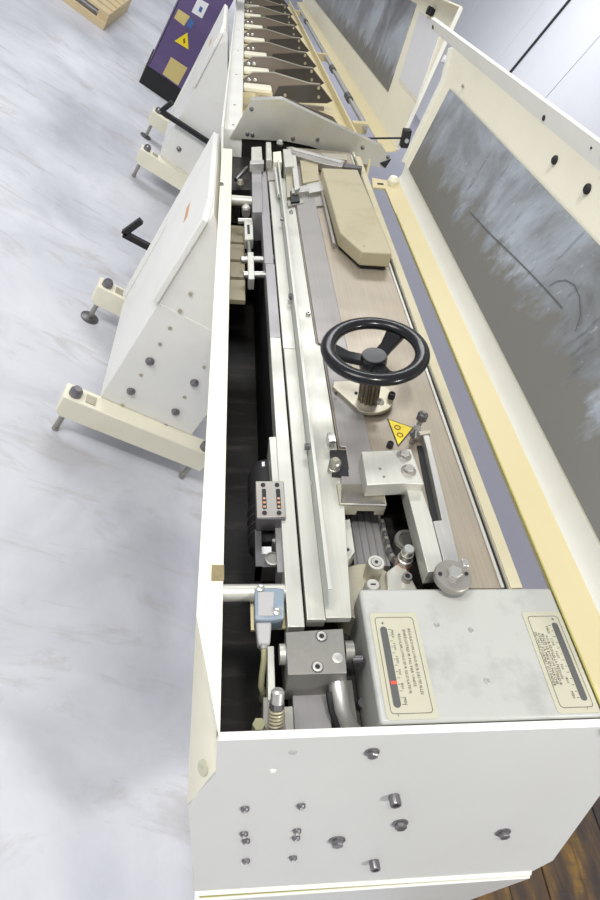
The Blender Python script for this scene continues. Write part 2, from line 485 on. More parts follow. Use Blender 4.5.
deck = thing('machine_deck', 'ground steel deck plate with slit and raised slide bar', 'deck plate', MM, (0.31, 1.2, -0.012))
part('deck_plate', prism([(0.262, 0.66), (0.334, 0.66), (0.334, 0.458), (0.4215, 0.458), (0.4215, 2.235), (0.192, 2.235), (0.192, 1.06), (0.2025, 1.06), (0.2025, 0.66)], -0.012, 0.0), DECK, deck)
sl_a = P(336, 504, 0.006); sl_b = P(387, 505, 0.006)
rec = [P2(344, 452, .006), P2(344, 478, .006), P2(334, 478, .006)]
part('slide_bar', prism([(0.194, 2.1), (0.253, 2.1), (0.256, 1.1), (0.262, 0.75), (sl_b.x, sl_b.y), (sl_a.x+0.006, sl_a.y), (0.2005, 0.69), (0.2135, 0.69), (0.2145, 0.745), (0.2045, 0.745), (0.2045, 1.055), (0.194, 1.06)], 0.0005, 0.006), SLIDE, deck, 0.0015)
fx = (sl_b.x - sl_a.x)
part('slide_foot', prism_xz([(sl_a.x+0.006, 0.006), (sl_b.x, 0.006), (sl_b.x, -0.022), (sl_a.x+fx*0.80, -0.022), (sl_a.x+fx*0.80, -0.012), (sl_a.x+fx*0.45, -0.012), (sl_a.x+fx*0.45, -0.022), (sl_a.x+0.006, -0.022)], sl_a.y, sl_a.y+0.045), TANSTEEL, deck, 0.0012)
part('groove_liner', box(0.4218, 0.4318, 0.458, 2.2, -0.03, -0.008), BLACKM, deck)
part('edge_strip', box(0.4165, 0.4215, 0.458, 2.2, 0.0003, 0.003), STEELW, deck)

# long bars on the left of the deck
barA = thing('side_bar', 'grey steel bar along the edge of the black trough', 'steel bar', MM, (0.104, 1.2, -0.05))
part('bar_length', box(0.092, 0.1155, 0.40, 1.08, -0.05, -0.001), STEELW, barA, 0.001)
part('bar_length', box(0.092, 0.1155, 1.081, 1.40, -0.05, -0.001), GREYBAR, barA, 0.001)
part('bar_length', box(0.090, 0.1135, 1.402, 2.0, -0.05, -0.001), GREYBAR, barA, 0.001)
barB = thing('wear_strip', 'pale flat wear strip beside the angle rail', 'steel bar', MM, (0.13, 1.2, -0.02))
part('strip_length', box(0.1195, 0.1455, 0.41, 1.04, -0.02, 0.0), STEELW, barB, 0.001)
part('strip_length', box(0.1185, 0.1455, 1.0415, 1.95, -0.02, 0.0), STEELW, barB, 0.001)
for y in (0.5, 0.9, 1.3, 1.7):
    part('spacer', box(0.115, 0.12, y, y+0.02, -0.03, -0.012), BLACKM, barB)
rail = thing('angle_rail', 'long pale angle rail with upright web and screws', 'rail', MM, (0.17, 1.2, -0.012))
part('flange', prism([(0.146, 0.412), (0.182, 0.412), (0.2005, 0.66), (0.2005, 1.055), (0.1905, 1.06), (0.1905, 1.95), (0.146, 1.95)], -0.012, 0.001), STEELW, rail, 0.0008)
part('web', prism_yz([(0.425, 0.001), (2.0, 0.001), (2.0, 0.034), (0.436, 0.034), (0.425, 0.02)], 0.1465, 0.1495), GREENWEB, rail, 0.0006)
part('lip', box(0.1465, 0.1525, 0.436, 2.0, 0.034, 0.0365), STEELW, rail, 0.0005)
for px, py in ((291, 213), (308, 315), (331, 445), (290, 302), (313, 484)):
    c = P(px, py, 0.001)
    capscrew('rail_screw', (c.x, c.y, 0.001), (0, 0, 1), 0.0055, rail, BOLTL)
for y in (0.73, 1.22, 1.62):
    part('web_bolt', cyl((0.1465, y, 0.018), (-1, 0, 0), 0.006, 0.008, 10), BOLT, rail)

# ------------------------------------------------------------------ end panel
ep = thing('end_panel', 'grey-white end panel with bolt heads closing the near end', 'panel', MM, (0.25, 0.2, -0.42))
nb = Vector((0, -1, KF)).normalized()         # outward
def PP(x, z, d=0.0): return Vector((x, 0.2545 + KF*z, z)) + nb*d
outl = [(0.0, 0.0), (0.556, 0.0), (0.557, -0.386), (0.531, -0.425), (-0.029, -0.418), (-0.036, -0.145), (-0.001, -0.072)]
part('sheet', poly3([PP(x, z) for x, z in outl], -nb*0.004), PANELP, ep, 0.0)
part('top_lip', poly3([Vector((0.002, 0.2545, 0.0015)), Vector((0.556, 0.2545, 0.0015)), Vector((0.556, 0.2645, 0.0015)), Vector((0.002, 0.2645, 0.0015))], (0, 0, -0.006)), WHITE, ep, 0.001)
part('bottom_hem', poly3([PP(-0.029, -0.412, 0.001), PP(0.531, -0.420, 0.001), PP(0.531, -0.427, 0.004), PP(-0.029, -0.419, 0.004)], -nb*0.004), WHITE, ep)
for (px, py, r, kind) in ((372, 752, .0085, 'hex'), (394, 796, .008, 'cap'), (400, 823, .0105, 'hex'), (337, 840, .011, 'hex'), (374, 861, .008, 'cap'), (503, 832, .0105, 'hex')):
    c = on_panel(px, py)
    if kind == 'hex': hexbolt('hex_bolt', c, nb, r*0.85, ep, BOLT)
    else: capscrew('cap_screw', c, nb, r, ep, BOLT, 0.013)
for px, py in ((245, 808), (301, 805), (244, 833), (246, 840), (297, 830), (296, 837), (246, 860), (293, 857)):
    c = on_panel(px, py)
    o = part('small_bolt', lathe(c, nb, [(0.0062, 0), (0.006, 0.003), (0.0042, 0.0048)], 14), BOLT, ep)
    part('bolt_tip', cyl(c+nb*0.0045, nb, 0.0025, 0.0022, 8), BOLTL, o)
part('paint_blister', lathe(on_panel(273, 771), nb, [(0.0045, 0), (0.004, 0.001), (0.002, 0.0014)], 12), WHITE, ep)
part('panel_nick', lathe(on_panel(293, 752), nb, [(0.006, 0), (0.005, 0.0006), (0.003, 0.0009)], 12), BOXP, ep)

lp = thing('lower_panel', 'white lower plinth panel under the end panel', 'panel', MM, (0.25, 0.14, -0.75))
lz = -0.434
part('lip', box(-0.03, 0.532, 0.1625, 0.19, lz-0.006, lz), WHITE, lp, 0.0015)
part('oily_seam', box(-0.022, 0.526, 0.1665, 0.19, lz, lz+0.0015), OLIVE, lp)
qa = PY(470, 900, 0.163)
part('face', prism_xz([(-0.03, lz-0.006), (0.532, lz-0.006), (qa.x, qa.z), (0.34, -0.75), (-0.03, -0.75)], 0.163, 0.19), PANELP, lp)

# ------------------------------------------------------------------ label cover box
cv = thing('gauge_cover', 'worn grey cover box with two slotted gauge plates', 'cover', MM, (0.335, 0.35, -0.10))
ZB = 0.004
part('shell', box(0.1985, 0.4945, 0.2665, 0.4565, -0.10, ZB), BOXP, cv, 0.005, 3)
for px, py in ((437, 625), (471, 630), (487, 681)):
    c = P(px, py, ZB)
    part('dimple', lathe(c, (0, 0, 1), [(0.0042, 0), (0.0036, 0.0008), (0.001, 0.0012)], 12), BOLTL, cv)
def text_mesh(body, size):
    cu = bpy.data.curves.new('t', 'FONT'); cu.body = body; cu.size = size; cu.align_x = 'LEFT'; cu.resolution_u = 1
    ob = bpy.data.objects.new('t', cu); COL.objects.link(ob)
    bpy.context.view_layer.update()
    me = bpy.data.meshes.new_from_object(ob.evaluated_get(bpy.context.evaluated_depsgraph_get()))
    v = [tuple(q.co) for q in me.vertices]; f = [tuple(q.vertices) for q in me.polygons]
    bpy.data.objects.remove(ob); bpy.data.meshes.remove(me)
    return v, f
def text_on(body, size, x, y, z, width=None):     # runs towards the near end, letter tops to the right
    v, f = text_mesh(body, size)
    w_ = max(p[0] for p in v) or 1
    s = (width/w_) if width else 1.0
    return [(x + p[1], y - p[0]*s, z) for p in v], f
def gauge(x0, x1, y0, y1, slot, numx, lines, flip, pointer):
    pl = part('gauge_plate', prism(rounded(x0, x1, y0, y1, 0.005), ZB, ZB+0.0008), LABELP, cv)
    b0, b1, c0, c1 = x0+0.006, x1-0.006, y0+0.007, y1-0.007
    outer = rounded(b0, b1, c0, c1, 0.005); inner = rounded(b0+0.0007, b1-0.0007, c0+0.0007, c1-0.0007, 0.0045)
    n = len(outer)
    v = [(x, y, ZB+0.0011) for x, y in outer] + [(x, y, ZB+0.0011) for x, y in inner]
    part('border_line', (v, [(i, (i+1) % n, n+(i+1) % n, n+i) for i in range(n)]), INK, pl, smooth=0)
    s0, s1, t0, t1 = slot
    part('slot', prism(rounded(s0, s1, t0, t1, (s1-s0)/2-0.0002), ZB+0.0008, ZB+0.0014), SLOTM, pl)
    if pointer:
        part('pointer', prism(rounded(s0+0.0015, s1-0.0005, pointer-0.0022, pointer+0.0022, 0.001), ZB+0.0014, ZB+0.002), RED, pl)
    tk = []
    dx = 1 if not flip else -1
    e = s1+0.0015 if not flip else s0-0.0015
    for i in range(13):
        y = t1-0.004 - (t1-t0-0.008)*i/12
        L = 0.004 if i % 2 == 0 else 0.0026
        a, b_ = sorted((e, e+dx*L))
        tk.append(prism([(a, y-0.00025), (b_, y-0.00025), (b_, y+0.00025), (a, y+0.00025)], ZB+0.0008, ZB+0.0011))
    part('scale_marks', join(*tk), INK, pl)
    nm = []
    for i, s in enumerate(('MAX', '1100', '1000', '900', '800', 'MIN')):
        y = t1-0.005 - (t1-t0-0.018)*i/5
        nm.append(text_on(s, 0.0055, numx, y, ZB+0.0012))
    part('scale_numbers', join(*nm), INK, pl, smooth=0)
    for lx, ly, s, w_ in lines:
        part('printed_line', text_on(s, 0.0056, lx, ly, ZB+0.0012, w_), INK, pl, smooth=0)
    for yy, ch in ((t1+0.006, '+'), (t0-0.010, '-')):
        part('sign_mark', text_on(ch, 0.009, (s0+s1)/2-0.003, yy+0.002, ZB+0.0012), INK, pl, smooth=0)
def yz_(px, py): return P(px, py, ZB).y
x0_ = 0.0085
gauge(0.2075, 0.2745, 0.270, P(392, 613, ZB).y, (0.2188, 0.2285, yz_(402, 708), yz_(387, 627)), 0.2332,
      [(0.242, yz_(392, 634), 'REGULAR LONGUEUR REGULATEUR', 0.083), (0.250, yz_(392, 630), 'ENREGISTREUR PAS PAR UNITE', 0.080),
       (0.2575, yz_(392, 629), 'REGULATION LONGUEUR DES FEUILLES', 0.092)], False, yz_(397, 683))
gauge(0.433, 0.4915, 0.271, P(540, 612, ZB).y, (0.4718, 0.4808, yz_(584, 701), yz_(553, 623)), 0.461,
      [(0.455, yz_(540, 636), 'POUR REGULER LA PRESSION', 0.062), (0.450, yz_(540, 634), 'REGLER LE BOUTON SUPERIEUR', 0.074), (0.4452, yz_(540, 633), 'AVANT LA MISE EN MARCHE', 0.074),
       (0.4405, yz_(540, 632), 'SELON LE FORMAT DU PAPIER', 0.078)], True, None)

# ------------------------------------------------------------------ handwheel
ax = Vector((-0.08, 0, 1)).normalized()
wc = Vector((0.264, 0.868, 0.13))
hb = wc - ax*0.125
hw = thing('handwheel', 'glossy black three-spoke handwheel on a fluted steel post', 'handwheel', MM, tuple(hb))
part('rim', torus(wc, ax, 0.0845, 0.0138, 64, 16, 0.72), BLACK, hw)
e1, e2, _ = basis(ax)
if e1.x < 0: e1, e2 = -e1, -e2
hc = wc - ax*0.024
for a in (50, 172, 284):
    a = math.radians(a)
    d = Vector((math.cos(a), math.sin(a), 0)); d = (d - ax*d.dot(ax)).normalized(); s = ax.cross(d)
    pts = [(0.010, 0.013, 0.004), (0.045, 0.0125, 0.010), (0.078, 0.019, 0.023)]
    L = [hc + d*u + s*wd + ax*h for u, wd, h in pts] + [hc + d*u - s*wd + ax*h for u, wd, h in pts[::-1]]
    v = L + [q - ax*0.012 for q in L]
    part('spoke', (v, [(0, 1, 4, 5)[::-1], (1, 2, 3, 4)[::-1], (6, 7, 10, 11), (7, 8, 9, 10), (0, 1, 7, 6), (1, 2, 8, 7), (3, 4, 10, 9), (4, 5, 11, 10), (2, 3, 9, 8), (5, 0, 6, 11)]), BLACK, hw, 0.003, 3)
hub = part('hub', lathe(hc-ax*0.022, ax, [(0.021, 0), (0.0245, 0.006), (0.0245, 0.030), (0.023, 0.033)], 32), BLACK, hw)
part('hub_cap', lathe(hc+ax*0.0105, ax, [(0.0225, 0), (0.0225, 0.002), (0.0215, 0.0032)], 32), HUBCAP, hub, label='dull grey hub cap')
# fluted post
n = 48
v, f = [], []
for h in (0.006, 0.079):
    for i in range(n):
        t = 2*math.pi*i/n
        r = 0.0205 if (i // 2) % 2 == 0 else 0.0165
        q = hb + ax*h + e1*(r*math.cos(t)) + e2*(r*math.sin(t))
        v.append(tuple(q))
f = [(i, (i+1) % n, n+(i+1) % n, n+i) for i in range(n)] + [tuple(range(n, 2*n))]
post = part('fluted_post', (v, f), POSTST, hw, smooth=20)
part('post_collar', lathe(hb+ax*0.070, ax, [(0.0225, 0), (0.0225, 0.008), (0.018, 0.012)], 28), TANSTEEL, post)
bp = [(hb.x + 0.052*math.cos(t), hb.y + 0.012 + 0.050*math.sin(t)) for t in [math.radians(-115 + 230*i/20) for i in range(21)]]
bp += [(hb.x-0.062, hb.y+0.052), (hb.x-0.066, hb.y+0.035)]
bpl = part('base_plate', prism(bp, 0.006, 0.013), TANSTEEL, hw, 0.001)
for px, py in ((336, 393), (356, 393)):
    hole('plate_hole', P(px, py, 0.0135), (0, 0, 1), 0.0032, bpl)
capscrew('plate_screw', P(391, 398, 0.013), (0, 0, 1), 0.007, bpl, BLACKM, 0.012)
c = P(379, 401, 0.03)
part('set_screw', lathe(c, (0.3, -1, 0.4), [(0.006, 0), (0.007, 0.004), (0.005, 0.012)], 14), BOLTL, post)

# ------------------------------------------------------------------ warning sign
ws = thing('warning_sign', 'yellow triangular gear warning sticker on the deck behind the clamp bolts', 'warning sign', MM, (0.33, 0.78, 0.0))
tri = [P(387, 418.5, 0.0005), P(414, 428, 0.0005), P(398, 447, 0.0005)]
part('backing', poly3([Vector((q.x, q.y, 0.0004)) for q in tri], (0, 0, 0.0008)), INK, ws)
cen = (tri[0]+tri[1]+tri[2])/3
part('yellow_field', poly3([Vector(((cen.x+(q.x-cen.x)*0.88), (cen.y+(q.y-cen.y)*0.88), 0.0013)) for q in tri], (0, 0, 0.0005)), SIGN, ws)
for (px, py) in ((397.5, 427.5), (400, 435)):
    c = P(px, py, 0.002)
    part('gear_mark', ringp(c, (0, 0, 1), 0.0065, 0.0042, 0.0004, 12), SIGNINK, ws)

# ------------------------------------------------------------------ tan belt cover
tc = thing('belt_cover', 'tan folded sheet cover with cut corner on the far deck', 'cover', MM, (0.345, 1.62, 0))
top = [P2(322, 170, .05), P2(357.5, 168, .05), P2(390, 245, .05), P2(389, 262, .05), P2(359, 249.5, .05)]
top = [(0.281, 1.93), (0.3975, 1.94), (0.4105, 1.46), (0.409, 1.395), (0.331, 1.395), (0.287, 1.495)]
part('hood', prism(top, 0.012, 0.05), TANCOVER, tc, 0.003)
inn = [(x + (0.006 if x < 0.34 else -0.006), y + (0.008 if y < 1.6 else -0.006)) for x, y in top]
part('base', prism(inn, 0.0, 0.012), BLACKM, tc)
part('base_rail', box(0.274, 0.281, 1.50, 1.93, 0.0005, 0.016), MIDSTEEL, tc)
part('hood_rivet', lathe(P(364, 246, .05), (0, 0, 1), [(0.004, 0), (0.003, 0.0015)], 10), MIDSTEEL, tc)

# ------------------------------------------------------------------ clamp block and slotted arm
cl = thing('clamp_block', 'pale steel clamp block held by two hex bolts', 'clamp block', MM, (0.3, 0.7, 0.006))
zc = 0.036
cbp = [P2(361.5, 451.5, zc), P2(393, 450, zc), P2(411, 449, zc), P2(424, 484, zc), P2(404, 483, zc), P2(367, 485, zc)]
part('block', prism(cbp, 0.0065, zc), STEELW, cl, 0.0012)
hexbolt('clamp_bolt', P(404, 456, zc), (0, 0, 1), 0.0095, cl, MIDSTEEL)
hexbolt('clamp_bolt', P(408.5, 471, zc), (0, 0, 1), 0.0095, cl, MIDSTEEL)
for px, py in ((380, 469), (384, 477)):
    hole('stain_dot', P(px, py, zc), (0, 0, 1), 0.0022, cl, BLOCKST)
arm = thing('slotted_arm', 'long slotted steel bracket arm running toward the cover box', 'bracket', MM, (0.35, 0.62, 0.0))
za = 0.018
left = [P2(404, 479, za), P2(420, 484, za), P2(432, 519, za), P2(445, 570, za), P2(428, 572, za)]
part('inner_arm', prism(left, -0.015, za), STEELW, arm, 0.001)
out = [P2(416, 434, za), P2(427, 433, za), P2(442, 519.5, za), P2(432.5, 520, za), P2(448, 577, za), P2(463, 574, za), P2(444, 500, za), P2(430, 440, za)]
yA = P(430, 520, za).y
outer = [P2(422, 433, za), P2(428.5, 433, za), P2(445, 500, za), P2(461, 569, za), P2(446, 570, za), P2(433, 521, za), P2(442, 520, za), P2(426, 446, za)]
part('outer_arm', prism(outer, 0.0005, za), STEEL, arm, 0.001)
slotp = [P2(417, 446, .002), P2(424, 446, .002), P2(441, 521, .002), P2(432, 521, .002)]
part('slot_bed', prism(slotp, 0.0005, 0.003), BLACKM, arm)
end = P(428, 437, za)
part('end_plate', prism([P2(412, 433, za), P2(430, 431, za), P2(430, 434, za), P2(413, 437, za)], 0.0005, za+0.002), TANSTEEL, arm)
# upright adjusting bolt stack at the arm's far end
ab = thing('adjusting_bolt', 'upright adjusting bolt with nuts at the far end of the slotted arm', 'bolt', MM, tuple(P(411, 443, 0.0)))
b0 = P(411.5, 442, 0.002)
part('stem', cyl(b0, (0.12, 0.1, 1), 0.0045, 0.07, 12), MIDSTEEL, ab)
part('nut', cyl(b0+Vector((0.0015, 0.001, 0.014)), (0.12, 0.1, 1), 0.0095, 0.008, 6), BOLT, ab, smooth=20)
part('nut', cyl(b0+Vector((0.0035, 0.003, 0.032)), (0.12, 0.1, 1), 0.0085, 0.007, 6), BOLTL, ab, smooth=20)
part('head', lathe(b0+Vector((0.006, 0.005, 0.052)), (0.12, 0.1, 1), [(0.0095, 0), (0.0095, 0.012), (0.008, 0.014)], 16), DARKST, ab)
part('lock_lever', rod(b0+Vector((0.002, 0.002, 0.03)), b0+Vector((-0.006, -0.028, 0.032)), 0.0045, 10), BOLT, ab)
sc = thing('socket_screw', 'small dark socket screw beside the yellow sticker', 'screw', MM, tuple(P(389.5, 446.5, 0)))
capscrew('screw_head', P(389.5, 447, 0.0005), (0, 0, 1), 0.006, sc, BLACKM, 0.011)

# round flange with hex bolt
rf = thing('bolted_flange', 'round dark steel flange with a central hex bolt behind the cover box', 'flange', MM, tuple(P(453, 580, 0.0)))
cf = P(453.5, 575, 0.028)
part('disc', lathe((cf.x, cf.y, 0.0), (0, 0, 1), [(0.0275, 0.018), (0.0275, 0.026), (0.026, 0.028)], 36), MIDSTEEL, rf)
part('boss', cyl((cf.x, cf.y, 0.0005), (0, 0, 1), 0.012, 0.018, 20), MIDSTEEL, rf)
hexbolt('centre_bolt', (cf.x, cf.y, 0.028), (0, 0, 1), 0.0115, rf, BOLTL, False)
for a in (5, 175):
    hole('pin_hole', (cf.x+0.02*math.cos(math.radians(a)), cf.y+0.02*math.sin(math.radians(a)), 0.0284), (0, 0, 1), 0.003, rf)
part('stop_tab', box(cf.x+0.019, cf.x+0.028, cf.y+0.014, cf.y+0.028, 0.001, 0.03), BOLTL, rf, 0.001)

# ------------------------------------------------------------------ lower mechanism in the pit
zp = -0.06
pit = thing('pit_plate', 'grey steel plate sunk in front of the slide bar', 'steel plate', MM, (0.25, 0.5, -0.43))
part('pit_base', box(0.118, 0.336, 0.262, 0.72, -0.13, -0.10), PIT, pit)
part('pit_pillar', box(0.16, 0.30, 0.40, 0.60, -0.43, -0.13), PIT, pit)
part('grooved_plate', box(P(349, 530, zp).x, P(383, 530, zp).x, P(365, 566, zp).y, 0.70, -0.10, zp), GREYBAR, pit)
for i in range(5):
    x = P(352, 530, zp).x + 0.012*i
    part('groove', box(x, x+0.0016, P(365, 566, zp).y, 0.70, zp, zp+0.0016), BLOCKST, pit)
part('side_bracket', prism([P2(342, 520, -.02), P2(350, 519, -.02), P2(355, 552, -.02), P2(344, 566, -.02)], -0.10, -0.02), STEELW, pit, 0.001)
capscrew('bracket_screw', P(347, 551, -0.02), (0, 0, 1), 0.0065, pit, BOLTL, 0.004)
camc = P(368, 592, -0.045)
part('cam_plate', cyl((camc.x, camc.y, -0.10), (0, 0, 1), 0.052, 0.055, 40), TANSTEEL, pit, 0.0015)
part('swing_arm', prism([P2(386, 572, -.035), P2(402, 560, -.035), P2(418, 590, -.035), P2(405, 600, -.035), P2(388, 592, -.035)], -0.10, -0.035), STEELW, pit, 0.002)
rl = thing('roller_stud', 'round grey roller with socket head in front of the cover box', 'roller', MM, tuple(P(376, 572, -0.05)))
cr = P(376, 563, -0.008)
part('roller', lathe((cr.x, cr.y, -0.045), (0, 0, 1), [(0.0135, 0), (0.0135, 0.034), (0.0125, 0.037)], 28), TANSTEEL, rl)
part('head_ring', ringp((cr.x, cr.y, -0.008), (0, 0, 1), 0.0125, 0.0085, 0.002, 28), STEELW, rl)
part('head', cyl((cr.x, cr.y, -0.008), (0, 0, 1), 0.0075, 0.003, 24), STEEL, rl)
part('socket', cyl((cr.x, cr.y, -0.0048), (0, 0, 1), 0.003, 0.0006, 6), BLACKM, rl)
wsd = thing('round_cap', 'bright round cap with a slot beside the cover box corner', 'cap', MM, tuple(P(373, 588, -0.045)))
c = P(373, 585, -0.012)
part('cap', lathe((c.x, c.y, -0.045), (0, 0, 1), [(0.0125, 0), (0.0125, 0.03), (0.009, 0.035)], 24), STEELW, wsd)
part('slot', box(c.x-0.004, c.x+0.004, c.y-0.0012, c.y+0.0012, -0.0102, -0.0095), BLACKM, wsd)
bs = thing('spacer_bolt', 'tall spacer bolt with stacked rings near the chain', 'bolt', MM, tuple(P(407, 570, -0.06)))
c = P(409, 549, 0.0)
part('body', lathe((c.x, c.y, -0.06), (0, 0, 1), [(0.0125, 0), (0.0125, 0.018), (0.0105, 0.019), (0.0105, 0.024), (0.0125, 0.025), (0.0125, 0.036), (0.0105, 0.037), (0.0105, 0.048)], 24), MIDSTEEL, bs)
part('copper_ring', ringp((c.x, c.y, -0.038), (0, 0, 1), 0.0132, 0.0105, 0.004, 24), COPPER, bs)
part('head', lathe((c.x, c.y, -0.012), (0, 0, 1), [(0.009, 0), (0.009, 0.012), (0.0075, 0.014)], 20), BOLTL, bs)
s2 = thing('socket_screw', 'socket screw on the swing arm just behind the cover box', 'screw', MM, tuple(P(406, 582, -0.035)))
capscrew('screw_head', P(406, 580, -0.035), (0, 0, 1), 0.0075, s2, MIDSTEEL, 0.012)
s3 = thing('pivot_nut', 'grey pivot nut between spacer bolt and slotted arm', 'nut', MM, tuple(P(424, 570, -0.05)))
part('nut_body', cyl(P(423, 573, -0.05), (0, 0, 1), 0.008, 0.03, 6), BLOCKST, s3, smooth=20)
# chain
ch = thing('roller_chain', 'dark roller chain running back from the spacer bolt', 'chain', MM, tuple(P(392, 540, -0.05)))
pts = [P(382, 519, -0.045), P(386, 535, -0.045), P(390, 550, -0.045), P(398, 563, -0.045), P(408, 572, -0.045)]
def along(pts, s):
    seg = [(pts[i+1]-pts[i]).length for i in range(len(pts)-1)]
    for i, L in enumerate(seg):
        if s <= L or i == len(seg)-1:
            d = (pts[i+1]-pts[i]).normalized()
            return pts[i] + d*s, d
        s -= L
tot = sum((pts[i+1]-pts[i]).length for i in range(len(pts)-1))
nl = 13
for i in range(nl):
    p, d = along(pts, tot*(i+0.5)/nl)
    sd = Vector((0, 0, 1)).cross(d)
    L, wd = tot/nl*0.62, 0.0036
    part('link', poly3([p-d*L-sd*wd+Vector((0, 0, .002*(i % 2))), p+d*L-sd*wd+Vector((0, 0, .002*(i % 2))), p+d*L+sd*wd+Vector((0, 0, .002*(i % 2))), p-d*L+sd*wd+Vector((0, 0, .002*(i % 2)))], (0, 0, -0.014)), DARKST if i % 2 else MIDSTEEL, ch, 0.0012, 1)
dw = thing('chain_wheel', 'small toothless guide wheel half hidden under the slotted arm', 'wheel', MM, tuple(P(407, 545, -0.09)))
c = P(408, 538, -0.06)
part('disc', cyl((c.x, c.y, -0.098), (0, 0, 1), 0.022, 0.03, 32), BLOCKST, dw)
part('ring', ringp((c.x, c.y, -0.068), (0, 0, 1), 0.021, 0.015, 0.004, 32), STEEL, dw)

# stud with ring nut beside slide bar, and block nut above it
part('notch_shade', prism([P2(329.5, 452, .002), P2(345.5, 452, .002), P2(348.5, 478, .002), P2(332, 477, .002)], 0.0012, 0.0068), BLACKM, deck)  # black plate standing in for the shade inside the notch
sn = thing('ring_nut_stud', 'knurled brass-grey stud in the notch of the slide bar', 'stud', MM, tuple(P(335, 472, 0.0)))
c = P(335.5, 461, 0.026)
part('stud', lathe((c.x, c.y, 0.0005), (0, 0, 1), [(0.0105, 0), (0.0105, 0.010), (0.0085, 0.011), (0.0085, 0.014), (0.0105, 0.015), (0.0105, 0.023), (0.008, 0.026)], 24), MIDSTEEL, sn)
part('top', cyl((c.x, c.y, 0.0262), (0, 0, 1), 0.0055, 0.004, 16), TANSTEEL, sn)
sb = thing('clip_block', 'small bright clip block on the rail flange behind the stud', 'clip', MM, tuple(P(331, 446, 0.001)))
q = P(331, 447, 0.001)
part('clip_body', box(q.x-0.008, q.x+0.006, q.y-0.006, q.y+0.016, 0.0145, 0.022), BOLTL, sb, 0.001)
part('clip_leg', box(q.x-0.008, q.x-0.004, q.y-0.006, q.y+0.016, 0.001, 0.0145), BOLTL, sb)

# ------------------------------------------------------------------ trough machinery on the left
mo = thing('drive_motor', 'black ribbed motor lying in the trough under a bracket', 'motor', MM, (0.05, 0.66, -0.16))
part('body', lathe((0.078, 0.575, -0.075), (0, 1, 0), [(0.030, 0), (0.034, 0.004), (0.034, 0.10), (0.031, 0.104), (0.031, 0.108), (0.034, 0.112), (0.034, 0.165), (0.027, 0.185), (0.010, 0.19)], 40), BLACKM, mo)
for i in range(4):
    part('cooling_rib', torus((0.078, 0.60+0.018*i, -0.075), (0, 1, 0), 0.0345, 0.0018, 40, 6), DARKST, mo)
part('terminal_tag', box(0.068, 0.073, 0.735, 0.745, -0.044, -0.038), PAPER, mo)
br = thing('motor_bracket', 'upright pale steel bracket plate beside the motor', 'bracket', MM, (0.085, 0.7, -0.10))
part('plate', prism([P2(269, 437, -.004), P2(280, 436, -.004), P2(288, 490, -.004), P2(273, 490, -.004)], -0.10, -0.004), STEELW, br, 0.001)
part('gib', box(0.084, 0.092, 0.50, 0.66, -0.06, -0.02), GREYBAR, br)

bb = thing('brush_block', 'dark gearbox block with two slotted copper brushes and four screws', 'brush block', MM, (0.07, 0.62, -0.08))
zt = 0.004
tb = [P2(255.5, 481, zt), P2(283.5, 481, zt), P2(286, 517, zt), P2(257, 517.5, zt)]
part('block', prism(tb, -0.028, zt), MIDSTEEL, bb, 0.001)
for a, b_ in ((263.5, 265), (277.5, 279.5)):
    p, q = P(a, 489, zt), P(b_, 509, zt)
    s = part('slot', prism(rounded(min(p.x, q.x)-0.0028, max(p.x, q.x)+0.0028, q.y, p.y, 0.002), zt, zt+0.0006), BLACKM, bb)
    for k in range(3):
        y = q.y + 0.002 + 0.0085*k
        part('copper', box((p.x+q.x)/2-0.0022, (p.x+q.x)/2+0.0022, y, y+0.004, zt+0.0006, zt+0.0014), COPPER, s)
for px, py in ((263, 485), (277, 485), (264.5, 513), (279, 513)):
    capscrew('block_screw', P(px, py, zt), (0, 0, 1), 0.0038, bb, BLACKM, 0.0015)
yk = [P(255, 519, -0.028), P(287, 519, -0.028)]
y1 = P(270, 567, -0.03).y
xa, xb = P(255, 540, -0.03).x, P(286, 540, -0.03).x
yoke = part('yoke', join(box(xa, xa+0.010, y1, tb[3][1], -0.07, -0.028), box(xb-0.010, xb, y1, tb[3][1], -0.07, -0.028), box(xa, xb, y1, y1+0.024, -0.07, -0.030)), DARKST, bb)
part('dial', lathe(((xa+xb)/2+0.002, y1+0.013, -0.030), (0, 0, 1), [(0.0125, 0), (0.0125, 0.004), (0.010, 0.005), (0.010, 0.003), (0.003, 0.003)], 24), BLOCKST, yoke)
part('dark_front', box(min(tb[3][0], tb[2][0])+0.0008, max(tb[3][0], tb[2][0])-0.0008, tb[3][1]-0.002, tb[3][1], -0.027, zt-0.001), DARKST, bb)  # thin dark sheet over the block's front face
part('white_tab', box(xa+0.010, xa+0.026, y1+0.026, y1+0.042, -0.05, -0.036), PAPER, yoke)
part('pin', cyl(((xa+xb)/2+0.006, y1+0.05, -0.06), (0, 0, 1), 0.0035, 0.03, 12), BOLTL, yoke)

# limit switch
ls = thing('limit_switch', 'pale blue limit switch with grey plug and olive cable', 'switch', MM, (0.06, 0.42, -0.06))
zs = 0.0
sbp = [P2(254.5, 588, zs), P2(276, 587.5, zs), P2(284.5, 589, zs), P2(284, 618, zs), P2(272, 620, zs), P2(255, 619.5, zs)]
part('mount_plate', prism([P2(250, 594, -.03), P2(287, 594, -.03), P2(288, 628, -.03), P2(251, 630, -.03)], -0.034, -0.03), YELLOWCREAM, ls)
part('body', prism(sbp, -0.03, zs), BLUE, ls, 0.002)
part('face_plate', prism([P2(258, 592, zs), P2(274, 592, zs), P2(273, 616, zs), P2(258, 616, zs)], zs, zs+0.001), GREYPL, ls, 0.0005)
for px, py in ((260.5, 588.5), (277, 612)):
    part('body_screw', lathe(P(px, py, zs), (0, 0, 1), [(0.0058, 0), (0.0055, 0.003), (0.003, 0.0042)], 16), BOLTL, ls)
